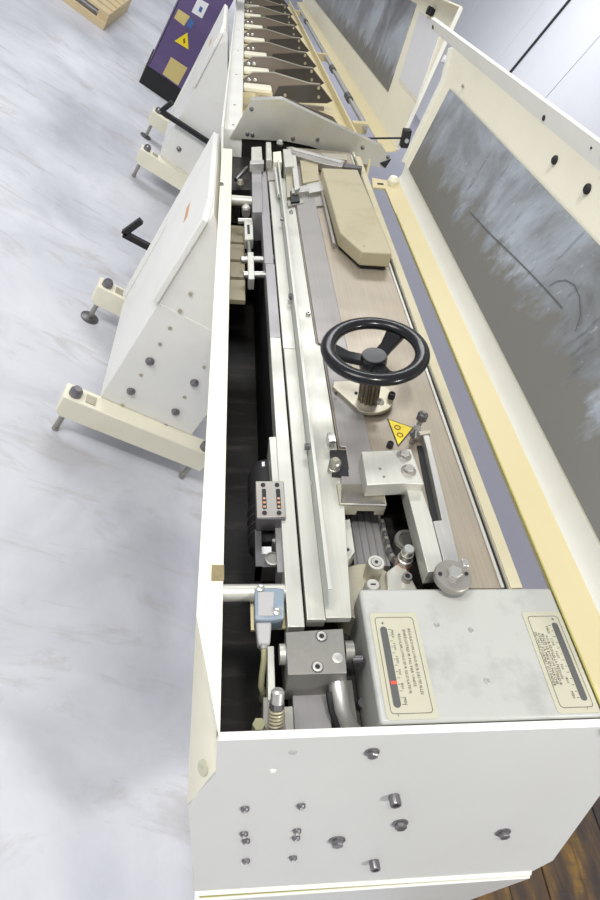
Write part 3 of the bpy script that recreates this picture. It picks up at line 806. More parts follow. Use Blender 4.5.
part('plug', prism([P2(256, 620, zs), P2(272, 620, zs), P2(270, 644, zs-.006), P2(258, 644, zs-.006)], -0.024, -0.004), GREYPL, ls, 0.003)
part('gland', rod(P(264, 643, -0.014), P(264, 650, -0.014), 0.006, 12), BOLTL, ls)
cab = [P(264, 648, -.014), P(264, 660, -.018), P(262, 675, -.03), P(261, 686, -.04), P(263, 692, -.05), P(262, 700, -.09)]
part('cable', tube(cab, 0.0042, 10), CABLE, ls)
part('leaf_spring', prism([P2(286, 597, -.004), P2(288, 597, -.004), P2(293, 625, -.004), P2(291, 625, -.004)], -0.02, -0.004), STEELW, ls)
# roller on leaf

# sensor block
sk = thing('steel_block', 'square grey steel block with three socket screws', 'steel block', MM, (0.13, 0.36, -0.12))
zk = 0.004
kb = [P2(285.5, 632, zk), P2(343, 628.5, zk), P2(347, 673, zk), P2(288, 675, zk)]
part('block', prism(kb, -0.075, zk), BLOCKST, sk, 0.001)
for px, py in ((321.5, 636.5), (317.5, 667)):
    capscrew('block_screw', P(px, py, zk-0.001), (0, 0, 1), 0.0066, sk, STEEL, 0.0022)
    part('counterbore', ringp(P(px, py, zk), (0, 0, 1), 0.0082, 0.0066, 0.0006, 24), DARKST, sk)
part('drilled_hole', lathe(P(337.5, 658, zk), (0, 0, 1), [(0.0072, 0.0003), (0.0045, 0.0009)], 20), STEEL, sk)
part('hole_core', cyl(P(338, 659, zk), (0, 0, 1), 0.0028, 0.0016, 12), BOLTL, sk)
part('lower_block', box(0.10, 0.150, 0.285, 0.345, -0.12, -0.062), GREYBAR, sk, 0.001)
part('lower_step', box(0.085, 0.112, 0.278, 0.32, -0.12, -0.070), STEELW, sk, 0.001)
part('right_boss', cyl((P(344, 652, -.02).x, P(344, 652, -.02).y, -0.018), (1, 0, 0), 0.014, 0.012, 24), BLOCKST, sk)
part('right_pin', cyl((P(352, 660, -.02).x, P(352, 660, -.02).y, -0.018), (1, 0, 0), 0.006, 0.014, 12), DARKST, sk)
part('left_boss', cyl((P(288, 655, -.02).x, P(288, 655, -.02).y, -0.018), (-1, 0, 0), 0.014, 0.012, 24), STEELW, sk)
# lever with spring
lv = thing('spring_lever', 'flat lever with a coil spring bolt against the end panel', 'lever', MM, (0.07, 0.32, -0.10))
part('lever_bar', prism([P2(267.5, 646, -.01), P2(274, 646, -.01), P2(275.5, 700, -.01), P2(268, 700, -.01)], -0.04, -0.01), STEELW, lv, 0.0008)
part('foot_plate', prism([P2(263, 697, -.02), P2(284, 697, -.02), P2(286, 737, -.02), P2(263, 737, -.02)], -0.055, -0.02), BLOCKST, lv, 0.001)
sa = P(275, 728, -0.016); sbv = P(277, 704, 0.006)
dv = (sbv - sa); dn = dv.normalized()
part('spring_rod', rod(sa, sbv, 0.004, 12), TANSTEEL, lv)
e1s, e2s, _ = basis(dn)
hel = []
for i in range(5*12+1):
    t = 2*math.pi*i/12
    hel.append(sa + dv*(0.05 + 0.72*i/60) + (e1s*math.cos(t) + e2s*math.sin(t))*0.0085)
part('coil_spring', tube(hel, 0.0016, 6), TANSTEEL, lv)
part('spring_seat', cyl(sa-dn*0.003, dn, 0.0125, 0.004, 20), BOLTL, lv)
part('lock_nut', cyl(sa+dv*0.82, dn, 0.0095, 0.007, 6), BOLT, lv, smooth=20)
part('bolt_end', lathe(sa+dv*1.05, dn, [(0.0085, 0), (0.0085, 0.014), (0.006, 0.017)], 16), BOLTL, lv)
part('side_nut', cyl(P(258, 730, -0.03), (0, 0, 1), 0.008, 0.02, 6), CABLE, lv, smooth=20)
# curved guide pipe
gp = thing('curved_guide', 'curved steel guide tube beside the cover box', 'guide', MM, (0.17, 0.30, -0.12))
cp = [Vector((0.158, 0.345, -0.03)), Vector((0.1585, 0.325, -0.033)), Vector((0.161, 0.305, -0.042)), Vector((0.169, 0.288, -0.055)), Vector((0.183, 0.276, -0.07)), Vector((0.20, 0.270, -0.085))]
part('tube', tube(cp, 0.013, 16), STEEL, gp)
cp2 = [p + Vector((-0.014, -0.004, 0.004)) for p in cp[1:]]
part('rubber_edge', tube(cp2, 0.0045, 10), BLACKM, gp)
part('guide_plate', box(0.165, 0.190, 0.268, 0.36, -0.12, -0.085), BLOCKST, gp)
part('guide_screw', cyl(P(362, 705, -0.085), (0, 0, 1), 0.007, 0.008, 12), DARKST, gp)

# linkage at the far end of the trough
lk = thing('clevis_linkage', 'bright clevis linkage with cross pins in the far trough', 'linkage', MM, (0.05, 1.5, -0.06))
zl = -0.02
part('clevis_body', prism([P2(244, 221, zl), P2(253, 221, zl), P2(253.5, 239, zl), P2(244.5, 239, zl)], zl-0.03, zl), STEELW, lk, 0.002)
part('clevis_slot', prism([P2(247, 225, zl), P2(249.5, 225, zl), P2(250, 234, zl), P2(247.5, 234, zl)], zl, zl+0.001), BLACKM, lk)
part('clevis_pin', rod(P(238, 221, zl-.008), P(255.5, 221, zl-.008), 0.008, 12), BOLTL, lk)
part('thin_rod', rod(P(248.5, 239, zl-.01), P(249.5, 256, zl-.01), 0.006, 12), BLOCKST, lk)
part('link_plate', prism([P2(247.5, 252, zl), P2(253.5, 252, zl), P2(254.5, 279, zl), P2(248.5, 279, zl)], zl-0.03, zl), STEELW, lk, 0.001)
part('cross_pin', rod(P(241, 260, zl-.012), P(264, 260, zl-.012), 0.0095, 14), BOLTL, lk)
part('cross_pin', rod(P(243.5, 275, zl-.012), P(265, 275, zl-.012), 0.0095, 14), BOLTL, lk)
part('upper_rod', rod(P(246, 200, zl-.01), P(246, 214, zl-.01), 0.012, 14), MIDSTEEL, lk)
part('fork_end', lathe(P(246, 212, zl-.015), (0, 0, 1), [(0.013, 0), (0.013, 0.014), (0.009, 0.018)], 16), STEELW, lk)

# far mechanism in front of the cross plate
fm = thing('feed_mechanism', 'cluster of steel posts and blocks below the stainless cross plate', 'mechanism', MM, (0.15, 2.0, -0.05))
def ppx(name, pts, z0, z1, mat, bev=0.001):
    return part(name, prism([P2(x, y, z1) for x, y in pts], z0, z1), mat, fm, bev)
ppx('post', [(251.5, 148), (261, 147.5), (262.5, 212), (252.5, 212)], -0.08, 0.006, GREYBAR)
ppx('post_cap', [(251.5, 147), (261.5, 146.5), (262.5, 160), (251.5, 161)], 0.006, 0.03, STEELW)
ppx('post_band', [(250, 160.5), (264, 160), (264, 163.5), (250, 164)], 0.004, 0.03, BOLTL)
ppx('narrow_block', [(266, 142), (271, 142), (272, 160), (266.5, 160)], -0.02, 0.03, STEELW)
ppx('brown_block', [(267, 160), (276, 160), (276, 180), (267.5, 180)], -0.05, 0.004, MIDSTEEL)
ppx('cream_block', [(273, 152), (281, 151), (282, 162), (273.5, 162)], -0.02, 0.028, CREAM)
ppx('tall_plate', [(283, 149), (290.5, 149), (294, 166), (285, 167)], -0.04, 0.035, STEELW)
ppx('tall_plate_foot', [(285, 164), (291, 164), (294, 196), (287, 197)], -0.05, 0.012, TANSTEEL)
ppx('upright_strip', [(290.5, 153), (295.5, 152), (300, 188), (295, 190)], -0.01, 0.03, STEELW)
ppx('cross_arm', [(291, 188), (306, 185), (309, 188), (309, 191), (292, 193)], 0.0, 0.02, BOLTL)
ppx('black_block', [(290, 191), (298, 190.5), (300, 201), (291, 202)], 0.0, 0.014, BLACKM)
ppx('clamp_foot', [(287, 201), (303, 199), (304, 203), (288, 206)], 0.0, 0.008, MIDSTEEL)
ppx('tan_plate', [(300, 160), (318, 162), (319, 180), (303, 183)], 0.0, 0.022, TANCOVER)
ppx('grey_plate', [(306, 184), (322, 180), (325, 190), (309, 193)], 0.0, 0.018, STEEL)
ppx('dark_clip', [(313, 192), (323, 190), (327, 205), (316, 206)], 0.0, 0.006, MIDSTEEL)
part('guide_rod', rod(P(275, 169, 0.03), P(279, 196, 0.015), 0.0055, 12), STEELW, fm)
part('steel_ball', lathe(P(279.5, 147, 0.01), (0, 0, 1), [(0.004, 0), (0.010, 0.006), (0.012, 0.012), (0.009, 0.02), (0.003, 0.024)], 16), BOLTL, fm)
part('side_knob', lathe(P(240, 186, -0.05), (0, 0, 1), [(0.012, 0), (0.014, 0.008), (0.008, 0.02)], 16), TANSTEEL, fm)
part('side_lever', rod(P(236, 180, -0.04), P(247, 168, -0.03), 0.007, 10), DARKST, fm)
part('black_housing', prism([P2(231, 150, -.06), P2(250, 150, -.06), P2(251, 190, -.06), P2(231, 190, -.06)], -0.12, -0.06), PIT, fm)
gb = thing('deflector_bar', 'dark grey steel bar slanting below the stainless cross plate', 'bar', MM, (0.3, 2.05, 0.01))
part('bar', prism([P2(287, 147, .03), P2(292, 146.5, .03), P2(345, 160.5, .03), P2(342, 167, .03), P2(325, 164, .03), P2(290, 154, .03)], 0.006, 0.03), MIDSTEEL, gb, 0.001)
part('bar_face', prism([P2(292, 147.5, .032), P2(343, 161, .032), P2(341, 163, .032), P2(293, 150, .032)], 0.03, 0.032), STEEL, gb)
part('bar_extension', prism([P2(345, 163, .02), P2(362, 166, .02), P2(362, 168.5, .02), P2(343, 167, .02)], 0.006, 0.02), DARKST, gb)
part('bar_bracket', prism([P2(320, 153, .02), P2(347, 154, .02), P2(347, 160, .02), P2(330, 158, .02)], 0.0, 0.02), TANSTEEL, gb)

# ------------------------------------------------------------------ far raceway module (slightly descending)
def Q(px, py, z): return P(px, py, z, MF)
def QY(px, py, y): return PY(px, py, y, MF)
rw = thing('raceway_trough', 'cream raceway trough stretching away behind the cross plate', 'raceway', MF, (0.25, 2.5, -0.4))
part('left_wall', box(-0.028, 0.036, 0.0, 5.4, -0.3, 0.03), WHITE, rw, 0.003)
part('left_wall_cap', box(-0.034, -0.026, -0.10, 5.4, -0.3, 0.06), WHITE, rw, 0.002)
part('trough_bed', box(0.036, 0.50, 0.06, 5.4, -0.075, -0.065), YELLOWCREAM, rw)
part('right_wall', box(0.498, 0.506, 0.0, 5.4, -0.2, -0.03), YELLOWCREAM, rw)
part('outer_wall', box(-0.034, -0.030, -0.1, 5.4, -0.35, -0.3), WHITE, rw)
for y in (0.05, 0.35, 0.95, 1.6, 2.4):
    part('wall_rivet', lathe((0.004, y, 0.03), (0, 0, 1), [(0.005, 0), (0.004, 0.002)], 10), BLOCKST, rw)
xp = thing('cross_plate', 'stainless sloping cross plate bolted over the raceway mouth', 'plate', MM, (0.28, 2.27, -0.06))
prof = [PY(*q, 2.27) for q in ((230, 138), (251.5, 99.5), (282, 99), (340, 127), (383, 147), (391, 160), (383, 168), (360, 163), (310, 146), (285, 141))]
part('sheet', prism_xz([(q.x, q.z) for q in prof], 2.268, 2.273), XPLATE, xp)
hp = [PY(*q, 2.273) for q in ((251.5, 99.5), (282, 99), (340, 127), (383, 147))]
ht = []
for a, b_ in zip(hp[:-1], hp[1:]):
    pass
part('top_hem', join(*[poly3([a, b_, b_+Vector((0, 0.03, 0.0)), a+Vector((0, 0.03, 0.0))], (0, 0, -0.003)) for a, b_ in zip(hp[:-1], hp[1:])]), STEEL, xp)
for px, py in ((247.5, 134), (252.5, 135), (251.5, 109), (293, 138.5), (317.5, 139.5), (362.5, 147.5), (388, 157)):
    c = PY(px, py, 2.268)
    part('rivet', lathe(c, (0, -1, 0), [(0.0075, 0), (0.006, 0.003), (0.003, 0.004)], 12), BOLT, xp)
part('black_tip', prism_xz([(PY(380, 163, 2.266).x, PY(380, 163, 2.266).z), (PY(391, 159, 2.266).x, PY(391, 159, 2.266).z), (PY(385, 168, 2.266).x, PY(385, 168, 2.266).z)], 2.262, 2.268), BLACKM, xp)
bf = thing('inner_deflector', 'brown steel deflector sheet just behind the stainless cross plate', 'plate', MM, (0.3, 2.5, -0.05))
pr = [PY(*q, 2.45) for q in ((268, 98), (283, 97), (333, 117), (341, 128), (320, 122), (284, 108))]
part('sheet', prism_xz([(q.x, q.z) for q in pr], 2.45, 2.455), FINST, bf)
part('stay', box(pr[0].x, pr[0].x+0.02, 2.27, 2.45, pr[0].z-0.02, pr[0].z-0.005), FINST, bf)

names = ['nearest', 'second', 'third', 'fourth', 'fifth', 'sixth', 'seventh', 'eighth']
fy = [0.856, 1.25, 1.71, 2.24, 2.82, 3.44, 4.08, 4.74]
y1 = 0.856
fin_px = ((243, 79), (253, 72.5), (274, 73), (309, 83.5), (320, 84.5), (332.7, 101), (327, 103.5), (270, 102), (262, 92), (243, 92))
fin_prof = [(QY(*q, y1).x, QY(*q, y1).z) for q in fin_px]
dk_px = ((279, 86), (309, 85), (320, 86), (331.5, 100.5), (326.5, 103), (271, 102))
dk_prof = [(QY(*q, y1).x, QY(*q, y1).z) for q in dk_px]
for i, y in enumerate(fy):
    t = thing('separator_fin', '%s brown steel separator fin from the cross plate in the raceway' % names[i], 'separator fin', MF, (0.24, y, -0.065), 'separator fins in the raceway')
    part('fin_sheet', prism_xz(fin_prof, y, y+0.004), FINST, t)
    part('top_edge', join(*[poly3([Vector((fin_prof[k][0], y-0.002, fin_prof[k][1])), Vector((fin_prof[k+1][0], y-0.002, fin_prof[k+1][1])), Vector((fin_prof[k+1][0], y+0.006, fin_prof[k+1][1])), Vector((fin_prof[k][0], y+0.006, fin_prof[k][1]))], (0, 0, 0.0035)) for k in range(0, 4)]), STEEL, t)
    part('dark_lower_face', prism_xz(dk_prof, y-0.004, y-0.0005), FINDK, t)  # darker sheet over the lower part of the fin face
    part('fin_foot', box(0.2, 0.42, y, y+0.02, -0.065, dk_prof[-1][1]), FINST, t)
    for px, py in ((249, 80), (255, 80)):
        c = QY(px, py, y1)
        part('fin_screw', lathe((c.x, y, c.z), (0, -1, 0), [(0.009, 0), (0.0085, 0.004), (0.005, 0.006)], 12), BOLTL, t)
    for px, py in ((318.5, 88), (318.5, 97), (285, 95)):
        c = QY(px, py, y1)
        part('plate_rivet', lathe((c.x, y-0.004, c.z), (0, -1, 0), [(0.008, 0), (0.006, 0.004)], 12), TANSTEEL, t)
    s = thing('pusher_block', '%s cream pusher block at the left end of a separator fin' % names[i], 'block', MF, (0.10, y-0.05, -0.065), 'pusher blocks in the raceway')
    part('cap', box(0.038, 0.165, y-0.10, y-0.012, 0.0, 0.022), CREAM, s, 0.006)
    part('body', box(0.095, 0.17, y-0.075, y-0.012, -0.065, 0.0), CREAM, s, 0.002)
    part('printed_strip', box(0.11, 0.165, y-0.077, y-0.075, -0.045, -0.012), paint('pink_print', (0.6, 0.42, 0.36), 0.5) if i == 0 else bpy.data.materials['pink_print'], s)

# hinge rod along the right of the raceway
hr = thing('hinge_rod', 'silver hinge rod with dark collars beside the raceway', 'rod', MF, (0.55, 2.5, -0.03))
xr = 0.555
part('rod', rod((xr, 0.45, -0.03), (xr, 5.0, -0.03), 0.009, 14), STEEL, hr)
for px, py in ((307, 20), (333, 67), (345, 95)):
    c = Q(px, py, -0.02)
    part('collar', rod((xr, c.y-0.05, -0.03), (xr, c.y+0.05, -0.03), 0.017, 16), DARKST, hr)
for y in (0.5, 2.2, 4.5):
    part('bearing', box(0.505, xr+0.012, y-0.02, y+0.02, -0.06, -0.02), YELLOWCREAM, hr)

# ------------------------------------------------------------------ lids
def lid_section(pts_end, y):             # pixels on the far end edge -> (x, z)
    return [(PY(px, py, y).x, PY(px, py, y).z) for px, py in pts_end]
Y0 = 1.985
sec = lid_section([(383, 180), (399, 181), (406.5, 166), (448, 83), (452, 48), (431, 18)], Y0)
sec[0] = (0.497, 0.0)
def near_point(prev, length, a, b_, y):      # point of an image line a-b at depth y, at a known distance from prev
    lo, hi = -3.0, 3.0
    best = None
    for k in range(1201):
        t = lo + (hi-lo)*k/1200
        q = PY(a[0]+(b_[0]-a[0])*t, a[1]+(b_[1]-a[1])*t, y)
        if q.z < prev[1]: continue
        e = abs(math.hypot(q.x-prev[0], q.z-prev[1]) - length)
        if best is None or e < best[0]: best = (e, (q.x, q.z))
    return best[1]
def dist(a, b_): return math.hypot(a[0]-b_[0], a[1]-b_[1])
YR = 0.85
nsec = list(sec)
nsec[3] = near_point(nsec[2], dist(sec[2], sec[3]), (448, 83), (580, 220), YR)
twist = math.atan2(nsec[3][1]-nsec[2][1], nsec[3][0]-nsec[2][0]) - math.atan2(sec[3][1]-sec[2][1], sec[3][0]-sec[2][0])
def along_dir(prev, fa, fb, a, b_, y):       # from prev along the twisted direction fa->fb to the image line a-b
    an = math.atan2(fb[1]-fa[1], fb[0]-fa[0]) + twist
    q0, q1 = PY(*a, y), PY(*b_, y)
    d1 = Vector((math.cos(an), math.sin(an))); d2 = Vector((q1.x-q0.x, q1.z-q0.z)); w0 = Vector((q0.x-prev[0], q0.z-prev[1]))
    t = (w0.x*d2.y - w0.y*d2.x)/(d1.x*d2.y - d1.y*d2.x)
    return (prev[0]+d1.x*t, prev[1]+d1.y*t)
YC = Y0 + 0.25
def slide_line(far, a, b_):                  # near point: follow the lid edge, then snap to the image line
    sh = Vector((nsec[3][0]-sec[3][0], nsec[3][1]-sec[3][1]))*((YC-YR)/(Y0-YR))
    g = Vector((far.x, far.z)) + sh
    q0, q1 = PY(*a, YR), PY(*b_, YR)
    o, d_ = Vector((q0.x, q0.z)), Vector((q1.x-q0.x, q1.z-q0.z)).normalized()
    return o + d_*(g-o).dot(d_)
for idx, a, b_ in ((4, (431, 29), (600, 172)), (5, (431, 18), (600, 143))):
    fa = PY(*a, YC)
    ne = slide_line(fa, a, b_)
    t = (YC-Y0)/(YC-YR)
    sec[idx] = (fa.x + (ne.x-fa.x)*t, fa.z + (ne.y-fa.z)*t)
    nsec[idx] = (ne.x, ne.y)
def SEC(i, y):
    t = (Y0-y)/(Y0-YR)
    return Vector((sec[i][0]+(nsec[i][0]-sec[i][0])*t, y, sec[i][1]+(nsec[i][1]-sec[i][1])*t))
nl_ = thing('hinged_lid', 'near open hinged lid with yellow lower flange and dusty grey inner sheet', 'lid', MM, (0.6, 1.0, 0.0))
YN = 0.24
def loft_lid(ids, thick, y0, y1, n=24):
    v, f = [], []
    m_ = len(ids)
    for j_ in range(n+1):
        y = y0 + (y1-y0)*j_/n
        row = [SEC(i, y) for i in ids]
        nr = []
        for q in range(m_):
            a, b_ = row[max(q-1, 0)], row[min(q+1, m_-1)]
            nr.append(Vector((b_.z-a.z, 0, -(b_.x-a.x))).normalized())
        v += row + [p + q*thick for p, q in zip(row, nr)]
    w_ = 2*m_
    for j_ in range(n):
        a, b_ = j_*w_, (j_+1)*w_
        for q in range(m_-1):
            f.append((a+q, b_+q, b_+q+1, a+q+1))
            f.append((a+m_+q, a+m_+q+1, b_+m_+q+1, b_+m_+q))
        f.append((a, a+m_, b_+m_, b_)); f.append((a+m_-1, b_+m_-1, b_+w_-1, a+w_-1))
    for a in (0, n*w_):
        for q in range(m_-1):
            f.append((a+q, a+q+1, a+m_+q+1, a+m_+q))
    return v, f
part('lower_flange', strip_xz([(sec[0][0]+0.003, -0.012), sec[0], sec[1]], 0.003, YN, Y0), YELLOWCREAM, nl_)
part('oily_edge', box(sec[0][0]-0.0005, sec[0][0]+0.002, YN, 1.75, 0.0, 0.002), OLIVE, nl_)
part('flange_bend', strip_xz([sec[1], (sec[1][0]+0.010, sec[1][1]+0.015), sec[2]], 0.003, YN, Y0+0.02), WHITE, nl_, smooth=60)
part('lid_skin', loft_lid([2, 3, 4], 0.004, YN, Y0+0.03), CREAM, nl_)
part('top_channel', loft_lid([4, 5], 0.012, YN, YC), WHITE, nl_)
def LS(f_, y, off):
    a, b_ = SEC(2, y), SEC(3, y)
    n = Vector((-(b_.z-a.z), 0, b_.x-a.x)).normalized()
    return a + (b_-a)*f_ + n*off
NS = 24
v = []
for j_ in range(NS+1):
    y = YN+0.01 + (Y0-0.05-YN)*j_/NS
    v += [LS(0.02, y, 0.005), LS(0.98, y, 0.005)]
part('inner_sheet', (v, [(2*q, 2*q+1, 2*q+3, 2*q+2) for q in range(NS)]), LIDSHEET, nl_)
ea, eb, ec = SEC(2, Y0+0.03), SEC(3, Y0+0.03), SEC(4, Y0+0.03)
part('end_rib', poly3([ea, eb, ec, ec+Vector((-0.012, 0, -0.004)), eb+Vector((-0.012, 0, 0)), ea+Vector((-0.01, 0, 0.002))], (0, 0.006, 0)), WHITE, nl_)
def on_seg(px, py, i, k, y):                # pixel onto the lofted face between lines i and k
    for _ in range(6):
        a, b_ = SEC(i, y), SEC(k, y)
        n = Vector((-(b_.z-a.z), 0, b_.x-a.x)).normalized()
        c = hit(px, py, n, n.dot(a)); y = c.y
    return c, n
for px, py, r in ((555.5, 160, .0095), (588, 189, .0105)):
    c, n = on_seg(px, py, 3, 4, 1.0)
    part('rubber_plug', lathe(c, n, [(r, -0.004), (r*0.95, 0.004), (r*0.6, 0.007)], 18), BLACKM, nl_)
for px, py, r in ((544, 118, .0062), (591.5, 148, .0025), (433, 27, .006)):
    c, n = on_seg(px, py, 4, 5, 1.0)
    part('slot_plug', lathe(c, n, [(r, -0.004), (r*0.9, 0.002)], 14), BLACKM, nl_)
c, n = on_seg(464, 86, 3, 4, 1.5)
part('small_catch', lathe(c, n, [(0.004, -0.003), (0.004, 0.006)], 10), MIDSTEEL, nl_)
def scratch(pts, wd):
    q = [on_seg(px, py, 2, 3, 1.2) for px, py in pts]
    q = [c_ + n_*0.008 for c_, n_ in q]
    v, f = [], []
    for i in range(len(q)):
        d_ = (q[min(i+1, len(q)-1)] - q[max(i-1, 0)]).normalized()
        sd_ = d_.cross(on_seg(*pts[i], 2, 3, 1.2)[1])*wd
        v += [q[i]-sd_, q[i]+sd_]
    return v, [(2*i, 2*i+1, 2*i+3, 2*i+2) for i in range(len(q)-1)]
SCR = paint('scratch_grey', (0.10, 0.10, 0.098), 0.4)
part('scratch', scratch([(472, 213), (490, 233), (510, 252), (530, 272), (550, 293), (565, 310)], 0.0012), SCR, nl_, smooth=0)
part('scratch', scratch([(551, 288), (559, 283), (568, 282), (577, 287), (582, 299), (583, 318), (578, 333)], 0.0009), SCR, nl_, smooth=0)
c = P(392.5, 184, 0.004)
part('corner_knob', lathe(c, (0, 0, 1), [(0.016, 0), (0.018, 0.012), (0.012, 0.024), (0.004, 0.027)], 20), CREAM, nl_, label='cream round knob')
part('knob_slot', box(c.x-0.05, c.x-0.03, c.y-0.004, c.y+0.006, -0.001, 0.002), BLACKM, nl_)
part('knob_plate', prism([(c.x-0.07, c.y-0.03), (c.x+0.02, c.y-0.03), (c.x+0.02, c.y+0.03), (c.x-0.06, c.y+0.05)], -0.006, 0.0), YELLOWCREAM, nl_)

# far lid
fl_ = thing('hinged_lid', 'far open hinged lid with pale inspection window beside its grey sheet', 'lid', MF, (0.7, 2.0, 0))
ye = 0.14
fs = [(0.62, -0.04), (0.668, -0.03), (0.70, 0.06)]
topc = QY(462, 8, ye)
bot = QY(398, 150, ye)
A = Vector((bot.x, bot.z)); B = Vector((topc.x, topc.z)); 
part('lower_flange', strip_xz([(bot.x-0.055, bot.z-0.01), (bot.x-0.01, bot.z-0.006), (bot.x, bot.z)], 0.003, ye, 5.4), YELLOWCREAM, fl_)
part('lid_skin', strip_xz([tuple(A), tuple(B)], 0.004, ye, 5.4), CREAM, fl_)
nn = Vector((-(B.y-A.y), 0, B.x-A.x)).normalized()
def FLp(px, py, off=0.0):
    return hit(px, py, nn, nn.dot(Vector((A.x, 0, A.y))), MF) + nn*off
dsh = [FLp(388.5, 92, .001), FLp(417, 4, .001)]
A3, B3 = Vector((A.x, 0, A.y)), Vector((B.x, 0, B.y))
def tpar(p): return (p-A3).dot(B3-A3)/(B3-A3).length_squared
t0, t1 = tpar(dsh[0]), tpar(dsh[1])
ysh = dsh[0].y
q = [A3+(B3-A3)*t0, A3+(B3-A3)*min(t1, 0.96)]
part('inner_sheet', poly3([Vector((q[0].x, ysh, q[0].z))+nn*.001, Vector((q[1].x, dsh[1].y, q[1].z))+nn*.001, Vector((q[1].x, 5.3, q[1].z))+nn*.001, Vector((q[0].x, 5.3, q[0].z))+nn*.001], nn*0.002), LIDSHEET, fl_)
WIN = paint('inspection_window', (0.72, 0.73, 0.75), 0.25)
wn = [FLp(400, 80, .001), FLp(418, 100, .001), FLp(443, 28, .001), FLp(420, 12, .001)]
win = part('inspection_window', poly3(wn, nn*0.003), WIN, fl_, 0.001)
cw = sum(wn, Vector((0, 0, 0)))/4
ow = [cw + (w_-cw)*1.06 for w_ in wn]
part('window_frame', poly3([w_-nn*0.0008 for w_ in ow], nn*0.0022), CREAM, win)
tp = FLp(432, 12, 0.0)
part('latch', join(cyl(tp, nn, 0.014, 0.02, 14), cyl(tp+Vector((0.0, -0.03, 0)), nn, 0.012, 0.016, 12)), BLACKM, fl_)
for px, py in ((446, 60), (437, 99)):
    part('white_clip', cyl(FLp(px, py), nn, 0.012, 0.012, 8), PAPER, fl_)
part('end_return', strip_xz([tuple(A), tuple(B)], -0.010, ye, ye+0.004), WHITE, fl_)
part('top_return', strip_xz([tuple(B), (B.x-0.05, B.y+0.01)], 0.004, ye, 5.4), CREAM, fl_)
# stay rod
stv = thing('stay_rod', 'thin black stay rod ending in a black block on the far lid', 'stay rod', MM, tuple(PY(361, 139, 2.3)))
ra, rb = PY(359, 138.5, 2.3), PY(403, 138, 2.36)
part('rod', rod(ra, rb, 0.0035, 10), BLACKM, stv)
part('end_block', box(rb.x-0.004, rb.x+0.026, rb.y-0.012, rb.y+0.02, rb.z-0.032, rb.z+0.030), BLACKM, stv, 0.003)
part('block_screw', cyl((rb.x+0.012, rb.y-0.012, rb.z-0.004), (0, -1, 0), 0.008, 0.006, 12), BOLTL, stv)

# ------------------------------------------------------------------ legs (upright, on the floor)
def leg(dy, label, first):
    t = thing('support_stand', label, 'support stand', MW, (0.5, 2.05+dy, 0), 'support stands under the machine')
    y0, y1 = 1.70+dy, 2.36+dy
    up = 1.012
    body = [(0.335, 0.19), (0.705, 0.19), (0.705, 0.715), (0.575, 0.63), (0.36, up-0.022), (0.335, up)]
    col = part('column', prism_xz(body, y0, y1), LEGP, t, 0.004)
    for yy in (y0-0.072, y1-0.005):
        f_ = part('foot_beam', prism_xz([(0.215, 0.195), (0.80, 0.195), (0.80, 0.098), (0.235, 0.098), (0.215, 0.12)], yy, yy+0.078), CREAM, t, 0.004)
        for xx in (0.25, 0.765):
            s = part('levelling_stud', cyl((xx, yy+0.032, 0.012), (0, 0, 1), 0.0105, 0.21, 14), MIDSTEEL, f_)
            part('stud_nut', lathe((xx, yy+0.032, 0.195), (0, 0, 1), [(0.022, 0), (0.022, 0.02), (0.014, 0.032)], 16), BOLT, f_)
        part('beam_plate', box(0.29, 0.325, yy+0.015, yy+0.055, 0.195, 0.199), TANSTEEL, f_)
    for xx, yy in ((0.25, y1+0.027), (0.765, y1+0.027)):
        part('foot_pad', lathe((xx, yy, 0.0), (0, 0, 1), [(0.04, 0), (0.04, 0.006), (0.018, 0.014)], 24), DARKST, t)
    for xx, yy in ((0.25, y0-0.04), (0.765, y0-0.04)):
        part('stud_foot', cyl((xx, yy, 0.0), (0, 0, 1), 0.013, 0.014, 14), MIDSTEEL, t)
    # access cover on the left face, seam strip on the far edge
    cov = part('access_cover', prism_yz([(y0-0.010, 0.66), (y0-0.010, up-0.03), (y0+0.08, up), (y1-0.02, up), (y1-0.02, 0.66)], 0.316, 0.3352), LEGP, t, 0.003)
    part('cover_sticker', prism_yz([(y0+0.22, 0.84), (y0+0.22, 0.865), (y0+0.31, 0.875), (y0+0.31, 0.85)], 0.3148, 0.316), STICKER, cov)
    part('rear_strip', box(0.318, 0.335, y1-0.02, y1, 0.22, 0.74), LEGP, t, 0.002)
    part('front_plate', prism_xz([(0.338, 0.20), (0.70, 0.20), (0.70, 0.66), (0.66, 0.66), (0.338, 0.66)], y0-0.003, y0), LEGP, t)
    if first:
        for px, py, r in ((150, 361, .016), (131, 391, .016), (194.5, 382.5, .016), (175.5, 411.5, .016)):
            c = PY(px, py, y0-0.003, MW)
            part('column_bolt', lathe(c, (0, -1, 0), [(r, 0), (r*0.9, 0.008), (r*0.5, 0.013)], 18), BOLT, col)
        for px, py in ((160, 344), (170, 328), (180, 311), (190.5, 294), (141, 375), (122.5, 405), (184.5, 397), (166, 425), (204, 367)):
            c = PY(px, py, y0-0.003, MW)
            part('rivet_hole', cyl(c, (0, -1, 0), 0.007, 0.002, 12), TANSTEEL, col)
    else:
        c = PY(179, 149, y0-0.003, MW)
        part('column_bolt', lathe(c, (0, -1, 0), [(0.016, 0), (0.014, 0.008), (0.008, 0.013)], 18), BOLT, col)
    return t
leg(0.0, 'nearest pale leg column with four dark bolts on two foot beams', True)
leg(2.345, 'second pale leg column partly hidden behind the nearest leg', False)
